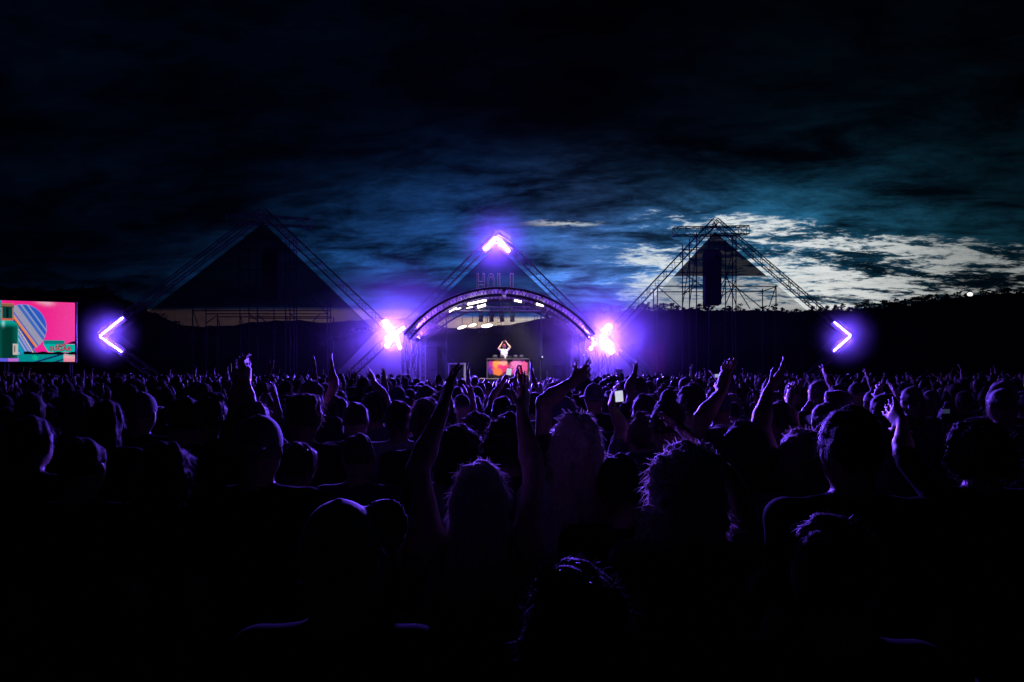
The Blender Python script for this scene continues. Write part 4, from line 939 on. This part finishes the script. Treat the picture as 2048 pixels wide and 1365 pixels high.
def obj_random_mat(name, stops, rough, sheen=0, translucent=0.0, vs=20, bump=.25, spec=.3):
    m_ = bpy.data.materials.new(name); m_.use_nodes = True; t_ = NT(m_.node_tree); b_ = t_.n['Principled BSDF']
    oi = t_.new('ShaderNodeObjectInfo'); c_ = t_.ramp(oi.outputs['Random'], stops, 'CONSTANT'); tcn = t_.new('ShaderNodeTexCoord'); nz = t_.noise(tcn.outputs['Object'], vs, 4, .6)
    c_ = t_.scale(c_, t_.ss(nz, .3, .7, .75, 1.2)); t_.l.new(c_, b_.inputs['Base Color']); b_.inputs['Roughness'].default_value = rough; b_.inputs['Sheen Weight'].default_value = sheen; b_.inputs['Specular IOR Level'].default_value = spec
    if bump:
        mp_ = t_.new('ShaderNodeMapping'); mp_.inputs['Scale'].default_value = (1, 1, .25); t_.l.new(tcn.outputs['Object'], mp_.inputs[0])
        bp_ = t_.new('ShaderNodeBump'); bp_.inputs['Strength'].default_value = bump; bp_.inputs['Distance'].default_value = .01; t_.l.new(t_.noise(mp_.outputs[0], 160, 3, .6), bp_.inputs['Height']); t_.l.new(bp_.outputs[0], b_.inputs['Normal'])
    if translucent:
        tl_ = t_.new('ShaderNodeBsdfTranslucent'); t_.l.new(t_.scale(c_, 1.9 if 'rim_blond' in name else 2.8), tl_.inputs[0]); mx = t_.new('ShaderNodeMixShader'); mx.inputs[0].default_value = translucent
        t_.l.new(b_.outputs[0], mx.inputs[1]); t_.l.new(tl_.outputs[0], mx.inputs[2]); t_.l.new(mx.outputs[0], t_.n['Material Output'].inputs[0])
    return m_
HS = [(0, (.03, .023, .018)), (.3, (.05, .036, .027)), (.55, (.09, .065, .048)), (.8, (.18, .15, .115))]
M['hair'] = obj_random_mat('hair', HS, .62, .5, 0, 60, bump=.5, spec=.15); M['strand'] = obj_random_mat('hair_strands', HS, .34, .3, .5, 60, bump=0)
M['person_skin'] = obj_random_mat('person_skin', [(0, (.36, .22, .16)), (.5, (.42, .27, .20)), (.85, (.22, .13, .09))], .5, .05)
M['shirt'] = obj_random_mat('shirt_cloth', [(0, (.012, .012, .015)), (.3, (.025, .028, .035)), (.5, (.14, .14, .15)), (.62, (.05, .02, .025)), (.75, (.02, .035, .06)), (.88, (.30, .30, .30))], .85, .35, 0, 35)
M['pants'] = obj_random_mat('trouser_cloth', [(0, (.02, .02, .025)), (.5, (.03, .04, .07)), (.8, (.10, .09, .08))], .9)
M['capcloth'] = obj_random_mat('cap_cloth', [(0, (.03, .03, .035)), (.5, (.12, .12, .13)), (.75, (.05, .06, .12))], .8, .4)
M['shoe'] = mat('shoe_rubber', (.05, .05, .05), .7); M['darkskin'] = mat('eye_and_lip', (.06, .03, .03), .4)
for nm, cc in (('rim_blond', (.55, .48, .40)), ('rim_chestnut', (.17, .12, .09))):  # lighter hair colours carry the bright rims of backlit heads
    M[nm] = obj_random_mat(nm + '_hair', [(0, cc), (.5, cc)], .55, 1.0, 0, 60, bump=.5, spec=.25); M[nm + '_strand'] = obj_random_mat(nm + '_strands', [(0, cc), (.5, cc)], .35, .3, .5, 60, bump=0)
M['shade_tee'] = mat('shade_cotton', (.008, .008, .010), .95, var=.3, vs=30)  # shirt colour holding the shade of the dim crowd edges
M['shade_tee'].node_tree.nodes['Principled BSDF'].inputs['Specular IOR Level'].default_value = .08
M['dark'] = obj_random_mat('near_black_hair', [(0, (.010, .008, .007)), (.5, (.014, .011, .009))], .65, .1, 0, 60, bump=.5, spec=.12); M['dark_strand'] = obj_random_mat('near_black_strands', [(0, (.012, .010, .008)), (.5, (.014, .011, .009))], .45, .1, .4, 60, bump=0)  # hair colour darkened to stand in for shade on dim figures
PM = [M['person_skin'], M['shirt'], M['pants'], M['shoe'], M['darkskin']]
STAT = 1.755
DOWN = lambda s: (A3(.235 * s, -.03, 1.13), A3(.245 * s, .06, .89), A3(.235 * s, .12, .74))
people_spots = []
hair_cache = {}
def get_hair(style, hero):
    n_, w_, h_ = ((2600, .0012, .009) if hero == 2 else (1100, .0016, .011) if hero == 1 else (320, .003, .017))
    k = (style, hero)
    if k not in hair_cache: hair_cache[k] = [hair_mesh(style, h_, n_, w_, 17 + i * 5) for i in range(2 if hero else 1)]
    return hair_cache[k][len(people_spots) % len(hair_cache[k])]
def add_hair(o, style, hero):
    me_ = get_hair(style, hero); h_ = bpy.data.objects.new('cap' if me_.name.startswith('cap') else 'hair', me_); link(h_, o)
    if me_.name.startswith('cap') and hero:
        u = bpy.data.objects.new('hair', get_hair('crop', hero)); link(u, o)
    return h_
def hero(px, py, Y, style, label, arms=(None, None), sleeve=.45, strap=False, build=1.0, yaw=0.0, z0=0.0, turn=0.0, cat='person', group='people in the crowd near the lens', hh=None, lean=0.0, stature=None, pale=None, dark=False):
    """px, py: where the top of the head shows in the photo; Y: distance.  arms: (left, right), each None or
    (elbow px/py, wrist px/py, fingertip px/py)"""
    H = stature or (P(px, py, Y).z - z0); s = H / STAT; X = P(px, py, Y).x - lean * .06 * s; ar = []
    for sd_, sp_ in zip((-1, 1), arms):
        if sp_ is None: ar.append(DOWN(sd_)); continue
        loc = lambda q_: np.array((P(q_[0], q_[1], Y) - Vector((X, Y, z0)))) / s
        if yaw: loc0 = loc; loc = lambda q_: loc0(q_) * A3(-1, -1, 1)
        S = A3(.178 * sd_ * build, 0, 1.43); E = loc(sp_[0]); W = loc(sp_[1]); T = loc(sp_[2]); f1 = sp_[3] if len(sp_) > 3 else 1.0; f2 = sp_[4] if len(sp_) > 4 else .3
        d = math.hypot(E[0] - S[0], E[2] - S[2]); E[1] = S[1] + f1 * math.sqrt(max(0, .29 ** 2 - d * d))
        d = math.hypot(W[0] - E[0], W[2] - E[2]); W[1] = E[1] + f2 * math.sqrt(max(0, .255 ** 2 - d * d))
        d = math.hypot(T[0] - W[0], T[2] - W[2]); T[1] = W[1] + f2 * math.sqrt(max(0, .18 ** 2 - d * d)); ar.append((E, W, T))
    h_ = hh or (.0125 if Y < 3.3 else .015 if Y < 5 else .018)
    me_ = body_mesh('person', body_prims(ar, build, sleeve, strap, lean, turn), h_, PM)
    o_ = bpy.data.objects.new('person', me_); link(o_); o_.location = (X, Y, z0); o_.scale = (s, s, s); o_.rotation_euler = (0, 0, yaw)
    tag(o_, label, cat, group); hr = add_hair(o_, style, 2 if Y < 3.6 else 1)
    if lean: hr.location.x = lean * .06
    if dark: me_.materials[1] = M['shade_tee']  # shade put into the shirt colour where the crowd falls dark
    if pale:  # hair recoloured: lighter for bright rims, near black for shade
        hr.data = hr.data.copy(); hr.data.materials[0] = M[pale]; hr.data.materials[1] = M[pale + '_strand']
    people_spots.append((X, Y)); return o_
# ---- the performer
dj = hero(1008.5, 688, 35.25, 'cap', 'performer in a white shirt and red cap clapping overhead behind the mixing desk', ((( 1020.8, 695), (1014.2, 687), (1011.0, 682.5), .5, -.3), ((997.2, 698), (1003.0, 688.5), (1006.2, 682), .5, -.3)), sleeve=.5, yaw=math.pi, z0=RZ, group='performers on the stage', hh=.013)
djm = dj.data; djm.materials[1] = mat('white_shirt', (.72, .70, .66), .8, var=.08, vs=25); djm.materials[0] = mat('performer_skin', (.58, .36, .27), .5)
for ch in dj.children:
    if ch.name.startswith('cap'): ch.data = ch.data.copy(); ch.data.materials[0] = mat('red_cap_cloth', (.30, .04, .06), .7)
# ---- people that can be told apart near the lens
HERO = [
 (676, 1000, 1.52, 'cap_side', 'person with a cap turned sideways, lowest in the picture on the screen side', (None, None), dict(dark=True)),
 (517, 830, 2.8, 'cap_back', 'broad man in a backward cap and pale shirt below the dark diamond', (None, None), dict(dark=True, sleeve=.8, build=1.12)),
 (598, 881, 3.5, 'short', 'short-haired head just past the backward cap, below the flat-topped hair', (None, None), {}),
 (716, 863, 3.5, 'crop', 'close-cropped person with a lit shoulder below the glowing cross', (None, None), {}),
 (711, 800, 4.7, 'crop', 'round cropped head with a bright rim, above the close-cropped person', (None, None), {}),
 (608, 789, 4.1, 'flat', 'person with wide flat-topped hair below the dark diamond', (None, None), {}),
 (622, 757, 5.6, 'short', 'tall person whose head rises just behind the flat-topped hair', (None, None), {}),
 (851, 800, 4.0, 'quiff', 'dark-haired man with a lit fringe right beside the clapping forearm', (None, None), dict(build=1.1, pale='rim_chestnut')),
 (797, 798, 4.6, 'short', 'short-haired person beside the dark-haired man, toward the glowing cross', (None, None), {}),
 (960, 920, 2.3, 'shoulder', 'person clapping with both bent arms raised high in the middle of the crowd', (((835, 940), (883, 822), (897, 762), 1, .2), ((1070, 955), (1046, 838), (1052, 770), 1, .2)), dict(strap=True, pale='rim_blond')),
 (1153, 822, 2.9, 'long', 'person with long straight violet-rimmed hair below the mixing desk', (None, None), dict(pale='rim_blond')),
 (1122, 790, 3.75, 'cap', 'person in a peaked cap seen just behind the long straight hair', (None, None), {}),
 (1022, 832, 3.3, 'curly', 'curly-haired person reaching one straight arm toward the blazing wide arrow', (None, ((1088, 806), (1150, 764), (1188, 738), .6, .6)), {}),
 (918, 853, 3.4, 'messy', 'person with tousled hair framed between the clapping arms', (None, None), {}),
 (952, 829, 4.2, 'curly', 'curly head just above the tousled hair between the clapping arms', (None, None), {}),
 (984, 787, 6.4, 'crop', 'smooth round head right in front of the stage edge', (None, None), {}),
 (1014, 774, 6.0, 'short', 'person holding up a white-lit phone in front of the desk', (((985, 800), (1003, 768), (1014, 748), 1, .3), None), {}),
 (1112, 767, 5.6, 'curly', 'tousled head in front of the stage edge past the desk', (None, None), {}),
 (1188, 766, 6.6, 'bucket', 'person in a brimmed hat below the par lamps', (None, None), {}),
 (1284, 832, 4.0, 'bun', 'person with a bun holding up a bright phone below the blazing wide arrow', (((1250, 858), (1232, 816), (1238, 794), 1, .2), None), {}),
 (1337, 792, 3.7, 'bun', 'person with a topknot in front of the tall dark head', (None, None), dict(turn=-.8)),
 (1384, 765, 4.3, 'short', 'tall man whose dark head stands out below the pale banner', (None, None), dict(build=1.1)),
 (1440, 781, 5.4, 'cap', 'person in a peaked cap beside the high raised hand', (None, None), {}),
 (1440, 850, 3.2, 'shoulder', 'person raising one bare bent arm highest of all, fingers open, below the speaker column', (((1404, 838), (1450, 788), (1467, 730), .7, .3), None), {}),
 (1492, 838, 3.1, 'long', 'long-haired person raising an open hand with a bracelet', (None, ((1521, 852), (1546, 786), (1582, 746), .6, .3)), {}),
 (1650, 803, 4.8, 'crop', 'person with palms pressed up beside the biggest dark head', (((1601, 842), (1600, 808), (1607, 784), .6, .2), None), {}),
 (1605, 855, 3.0, 'long', 'long-haired person with a lit edge, in front of the praying palms', (None, None), dict(pale='rim_chestnut')),
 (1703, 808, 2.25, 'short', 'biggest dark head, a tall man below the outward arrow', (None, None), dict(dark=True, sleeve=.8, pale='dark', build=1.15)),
 (1375, 893, 2.1, 'messy', 'person with wild pale curls and one elbow out, hand at the head', (None, ((1486, 994), (1424, 905), (1400, 880), .3, .2)), dict(strap=True, pale='rim_blond')),
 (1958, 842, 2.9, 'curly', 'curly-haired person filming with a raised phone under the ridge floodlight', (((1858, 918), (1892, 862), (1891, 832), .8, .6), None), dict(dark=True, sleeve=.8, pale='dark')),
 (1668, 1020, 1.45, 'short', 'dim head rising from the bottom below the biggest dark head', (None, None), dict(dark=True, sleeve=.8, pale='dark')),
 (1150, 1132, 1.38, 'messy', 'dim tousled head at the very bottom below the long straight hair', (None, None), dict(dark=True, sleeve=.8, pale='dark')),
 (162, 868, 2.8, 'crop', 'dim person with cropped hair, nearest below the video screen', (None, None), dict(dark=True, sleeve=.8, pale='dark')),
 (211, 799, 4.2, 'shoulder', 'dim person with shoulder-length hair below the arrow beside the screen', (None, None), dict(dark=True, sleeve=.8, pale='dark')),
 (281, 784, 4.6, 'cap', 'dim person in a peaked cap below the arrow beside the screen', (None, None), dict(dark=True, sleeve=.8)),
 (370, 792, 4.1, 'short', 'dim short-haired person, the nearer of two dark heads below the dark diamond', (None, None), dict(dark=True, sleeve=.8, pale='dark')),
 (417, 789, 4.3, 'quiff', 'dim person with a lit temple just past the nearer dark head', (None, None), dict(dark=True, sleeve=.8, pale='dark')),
 (405, 765, 6.8, 'short', 'small head rising between the two dark heads below the dark diamond', (None, None), {}),
 (505, 800, 4.3, 'shoulder', 'person raising both thin arms behind the backward cap', (((474, 800), (470, 758), (474, 735), .6, .2), ((497, 805), (487, 765), (483, 738), .6, .2)), {}),
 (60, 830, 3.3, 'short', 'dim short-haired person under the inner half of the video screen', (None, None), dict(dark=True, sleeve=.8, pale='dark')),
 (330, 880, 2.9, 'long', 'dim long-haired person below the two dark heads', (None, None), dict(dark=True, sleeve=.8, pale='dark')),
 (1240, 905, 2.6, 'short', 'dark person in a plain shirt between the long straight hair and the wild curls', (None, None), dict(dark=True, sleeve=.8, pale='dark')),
 (1290, 785, 5.0, 'short', 'head with a fine lit rim just in front of the topknot', (None, None), {}),
 (1255, 800, 6.0, 'crop', 'person reaching a slim arm up toward the pale banner', (None, ((1258, 775), (1272, 748), (1277, 735), .5, .3)), {}),
 (675, 790, 5.8, 'ponytail', 'person stretching one arm up and inward below the dark diamond', (((668, 770), (660, 742), (655, 727), .5, .3), None), {}),
 (752, 786, 5.6, 'curly', 'person with one arm up just below the glowing cross', (None, ((768, 795), (745, 766), (738, 750), .5, .3)), {}),
 (880, 790, 5.0, 'messy', 'person with lit wavy hair just beside the clapping hand', (None, None), {}),
 (1560, 800, 4.9, 'ponytail', 'person with a ponytail behind the open hand with a bracelet', (None, None), {}),
 (1428, 774, 8.1, 'short', 'person holding a small bluish phone sideways behind the high raised hand', (None, ((1450, 783), (1441, 762), (1435, 752), .6, .2)), dict(group='people holding phones up')),
 (766, 768, 12.1, 'crop', 'person holding a tiny bright phone just below the glowing cross', (None, ((780, 772), (775, 762), (772, 756), .6, .2)), dict(group='people holding phones up')),
]
for px, py, Y, style, label, arms, kw in HERO: hero(px, py, Y, style, label, arms, **kw)
# phones
M['phone_lit'] = tube_mat('phone_screen_bright', .75, (.8, .82, 1), lit=False); M['phone_dim'] = tube_mat('phone_screen_dim', .06, (.35, .45, 1), lit=False); M['phone_blue'] = tube_mat('phone_screen_blue', .5, (.6, .75, 1), lit=False)
def phone(px, py, Y, wpx, hpx, tilt, m_, label):
    c = P(px, py, Y); t_ = empty('smartphone', c, label, 'phone', 'phones held up in the crowd'); w_, h_ = wpx / F * Y, hpx / F * Y; rot = Matrix.Rotation(tilt, 3, 'Y')
    MB().box(c, (w_, .009, h_), rot).build('case', M['black'], t_); MB().box(c + Vector((0, -.0055, 0)), (w_ * .92, .002, h_ * .94), rot).build('screen', m_, t_)
phone(1018, 744, 6.25, 11, 14, .15, M['phone_lit'], 'phone with a white screen held up in front of the desk')
phone(1238, 793, 4.15, 17, 23, -.08, M['phone_lit'], 'bright phone held up below the blazing wide arrow')
phone(1434, 752, 8.0, 10, 7, 0, M['phone_blue'], 'small bluish phone held sideways behind the high raised hand')
phone(1891, 823, 3.1, 15, 9, 0, M['phone_dim'], 'dim phone held sideways by the filming person')
phone(772, 757, 12, 3.5, 7, .1, M['phone_lit'], 'tiny bright phone just below the glowing cross')
# ---- the rest of the crowd: a set of poses shared by many
UPR = lambda s, e, w_, t_: (A3(e[0] * s, *e[1:]), A3(w_[0] * s, *w_[1:]), A3(t_[0] * s, *t_[1:]))
V_UP = lambda s: UPR(s, (.30, .10, 1.66), (.36, .18, 1.90), (.38, .20, 2.07)); CLAP = lambda s: UPR(s, (.31, .12, 1.64), (.08, .22, 1.85), (.03, .22, 2.01)); STR = lambda s: UPR(s, (.23, .10, 1.70), (.22, .16, 1.95), (.20, .18, 2.12))
BENT = lambda s: UPR(s, (.33, .10, 1.50), (.28, .22, 1.74), (.24, .26, 1.90)); HOLD = lambda s: UPR(s, (.24, .24, 1.42), (.10, .36, 1.62), (.05, .40, 1.76))
POSES = [('arms down', DOWN(-1), DOWN(1)), ('arms down', DOWN(-1), (A3(.25, .05, 1.15), A3(.12, .22, 1.05), A3(0, .28, 1.08))), ('one arm up', DOWN(-1), STR(1)), ('one arm up', STR(-1), DOWN(1)), ('arms spread up', V_UP(-1), V_UP(1)),
         ('clapping overhead', CLAP(-1), CLAP(1)), ('one arm bent up', DOWN(-1), BENT(1)), ('one arm bent up', BENT(-1), DOWN(1)), ('hands before the face', HOLD(-1), HOLD(1)), ('both arms up', STR(-1), STR(1))]
pose_mesh = [body_mesh('person', body_prims((l_, r_), 1.0 + .06 * (i % 3 - 1), .45, i % 4 == 3), .0185, PM) for i, (_, l_, r_) in enumerate(POSES)]
pose_low = [body_mesh('crowd_member', body_prims((l_, r_), 1.0, .45, False, face=False), .05, PM) for (_, l_, r_) in POSES]
STY = ['short', 'crop', 'quiff', 'curly', 'long', 'shoulder', 'bun', 'ponytail', 'cap', 'cap_back', 'flat', 'bucket', 'messy']
SAY = dict(short='short hair', crop='cropped hair', quiff='a quiff', curly='curls', long='long hair', shoulder='shoulder-length hair', bun='a bun', ponytail='a ponytail', cap='a peaked cap', cap_back='a backward cap', flat='flat-topped hair', bucket='a brimmed hat', messy='tousled hair')
def zone(X, Y):
    px = 1024 + X / Y * F
    for lim, nm in ((130, 'the video screen'), (330, 'the screen-side arrow'), (560, 'the dark diamond tip'), (720, 'the dark diamond flank'), (840, 'the glowing cross'), (940, 'the white table'), (1065, 'the mixing desk'), (1150, 'the flight rack'), (1260, 'the blazing wide arrow'), (1400, 'the pale banner shapes'), (1520, 'the speaker column'), (1640, 'the bright-cloud frame'), (1760, 'the outward arrow'), (1900, 'the ridge trees')):
        if px < lim: return nm
    return 'the ridge floodlight'
rows = []; y = 5.0; cr = random.Random(5)
while y < 31.3:
    x = -.77 * y - .6; pitch = .52 + .012 * y
    while x < .77 * y + .6:
        X = x + cr.uniform(-.14, .14); Yy = y + cr.uniform(-.25, .25)
        if all((X - a) ** 2 + (Yy - b) ** 2 > .42 ** 2 for a, b in people_spots) and not (-.150 * Yy < X < .125 * Yy and Yy > 18.5) and not (abs(X) < .35 * Yy and Yy > 30.6): rows.append((X, Yy))
        x += pitch * cr.uniform(.85, 1.3)
    y += .62 + .014 * y
rows.sort(key=lambda p: p[1])
def pick_pose(Yy):
    r_ = cr.random(); return cr.choice([0, 0, 1]) if r_ < (.90 if Yy > 12 else .84) else (cr.choice([6, 7, 8]) if Yy < 7.5 else cr.randrange(2, len(POSES)))
MAXP = 296 - len(HERO)
seen_lab = {}; used = set()
for X, Yy in rows[:MAXP]:
    for _ in range(40):
        i = pick_pose(Yy) if abs(X / Yy + .02) < .42 else cr.choice([0, 0, 0, 0, 1, 1, 1, 6, 8]); sty = cr.choice(STY[:8] * 2 + STY)
        if (sty, POSES[i][0], zone(X, Yy), Yy < 7.5, Yy < 10) not in used: break
    used.add((sty, POSES[i][0], zone(X, Yy), Yy < 7.5, Yy < 10)); s = cr.gauss(1.0, .042); s = min(1.075, max(.90, s))
    o_ = bpy.data.objects.new('person', pose_mesh[i]); link(o_); o_.location = (X, Yy, 0); o_.scale = (s, s, s * cr.uniform(.99, 1.01)); o_.rotation_euler = (0, 0, cr.gauss(0, .22))
    dist = 'nearer rows' if Yy < 7.5 else 'middle rows' if Yy < 10 else 'farther rows'
    lab = f'person with {SAY[sty]}, {POSES[i][0]}, {dist}, below {zone(X, Yy)}'
    if lab in seen_lab:
        lab = lab.replace('person with', ('taller person with' if s > seen_lab[lab] else 'shorter person with'))
    seen_lab.setdefault(lab, s)
    tag(o_, lab, 'person', 'crowd rows below ' + zone(X, Yy)); add_hair(o_, sty, 0); people_spots.append((X, Yy))
# everyone farther on, one mass
low = []
for me_ in pose_low:
    co = np.empty(len(me_.vertices) * 3); me_.vertices.foreach_get('co', co); q_ = np.empty(len(me_.loops), int); me_.loops.foreach_get('vertex_index', q_); mi = np.empty(len(me_.polygons), int); me_.polygons.foreach_get('material_index', mi)
    low.append((co.reshape(-1, 3), q_.reshape(-1, 4), mi))
hl = {}
for sty in STY[:8]:
    pr, cut = hair_prims(sty); hl[sty] = sdf_mesh(pr, .035, None, cut)
VV, QQ, MI, off = [], [], [], 0
PM2 = [M['person_skin'], M['shirt'], M['pants'], M['shoe'], M['darkskin'], mat('far_shirt_pale', (.18, .18, .2), .85), mat('far_shirt_dark', (.015, .015, .02), .85), mat('far_hair', (.035, .022, .014), .45)]
for X, Yy in rows[MAXP:]:
    co, q_, mi = low[pick_pose(Yy)]; a = cr.gauss(0, .25); s = min(1.06, max(.93, cr.gauss(1, .03))); ca_, sa_ = math.cos(a), math.sin(a); mi = mi.copy(); mi[mi == SHIRT] = cr.choice([5, 6, 6])
    tf = lambda c: np.stack([(c[:, 0] * ca_ - c[:, 1] * sa_) * s + X, (c[:, 0] * sa_ + c[:, 1] * ca_) * s + Yy, c[:, 2] * s], 1)
    VV.append(tf(co)); QQ.append(q_ + off); MI.append(mi); off += len(co)
    hv, hq = hl[cr.choice(STY[:8])]; VV.append(tf(hv)); QQ.append(hq + off); MI.append(np.full(len(hq), 7)); off += len(hv)
me_ = to_mesh('crowd', np.concatenate(VV), np.concatenate(QQ), np.concatenate(MI), PM2)
o_ = bpy.data.objects.new('crowd', me_); link(o_); tag(o_, 'dense far crowd of heads and raised arms up to the stage', 'crowd', kind='stuff')
print('PEOPLE', len(rows), 'far', len(rows) - MAXP, 'quads', len(me_.polygons))
# ------------------------------------------------------------------ air
def volume_mat(name, density, col, radial=None):
    m_ = bpy.data.materials.new(name); m_.use_nodes = True; t_ = NT(m_.node_tree); t_.n.remove(t_.n['Principled BSDF'])
    v_ = t_.new('ShaderNodeVolumePrincipled'); v_.inputs['Color'].default_value = (*col, 1); v_.inputs['Anisotropy'].default_value = .0; v_.inputs['Density'].default_value = density
    if radial:
        tcn = t_.new('ShaderNodeTexCoord'); ln = t_.vm('LENGTH', tcn.outputs['Object']); f = t_.m('POWER', t_.m('SUBTRACT', 1.0, ln, clamp=True), radial)
        nz = t_.noise(tcn.outputs['Object'], 2.2, 3, .5); t_.l.new(t_.m('MULTIPLY', t_.m('MULTIPLY', f, density), t_.ss(nz, .25, .75, .6, 1.4)), v_.inputs['Density'])
    t_.l.new(v_.outputs[0], t_.n['Material Output'].inputs['Volume']); return m_
hz = MB().box((0, 145, 13), (640, 420, 28.0)); tag(hz.build('haze', volume_mat('thin_haze', .00006, (.9, .92, 1))), 'thin evening haze over the whole field', 'haze', kind='stuff')
def puff(c, rad, dens, power, label):
    mb = MB(); n, k = 20, 10
    V = [(math.sin(math.pi * j / k) * math.cos(2 * math.pi * i / n), math.sin(math.pi * j / k) * math.sin(2 * math.pi * i / n), math.cos(math.pi * j / k)) for j in range(k + 1) for i in range(n)]
    mb.add(V, [((j + 1) * n + i, (j + 1) * n + (i + 1) % n, j * n + (i + 1) % n, j * n + i) for j in range(k) for i in range(n)])
    o = mb.build('stage_smoke', volume_mat('smoke', dens, (.92, .92, 1), power)); o.location = c; o.scale = rad; tag(o, label, 'smoke', kind='stuff')
puff(P(790, 668, 35.5), (5.6, 4.4, 4.8), .36, 2.6, 'drifting stage smoke lit by the glowing cross')
puff(P(1206, 676, 34.2), (5.6, 4.4, 4.8), .36, 2.6, 'drifting stage smoke lit by the blazing wide arrow')
puff(P(993, 488, 39.0), (3.4, 2.6, 3.2), .085, 2.8, 'added haze glow around the upward arrow')  # this and the next two: added haze standing in for lens bloom
puff(P(218, 671, 33.4), (1.9, 1.6, 1.9), .60, 2.8, 'added haze glow around the arrow beside the screen')
puff(P(1690, 673, 33.4), (1.9, 1.6, 1.9), .60, 2.8, 'added haze glow around the outward arrow')
puff(Vector((-.6, 27.5, 3.2)), (15, 9, 3.4), .0035, 1.2, 'thin layer of stage smoke hanging over the front of the crowd')
puff(P(789, 668, 33.9), (1.7, 1.3, 1.7), .40, 2.0, 'added dense haze whitening the core of the glowing cross')  # this and the next: haze added to whiten the lamp cores
puff(P(1208, 678, 33.6), (1.7, 1.3, 1.7), .14, 2.0, 'added dense haze whitening the core of the blazing wide arrow')
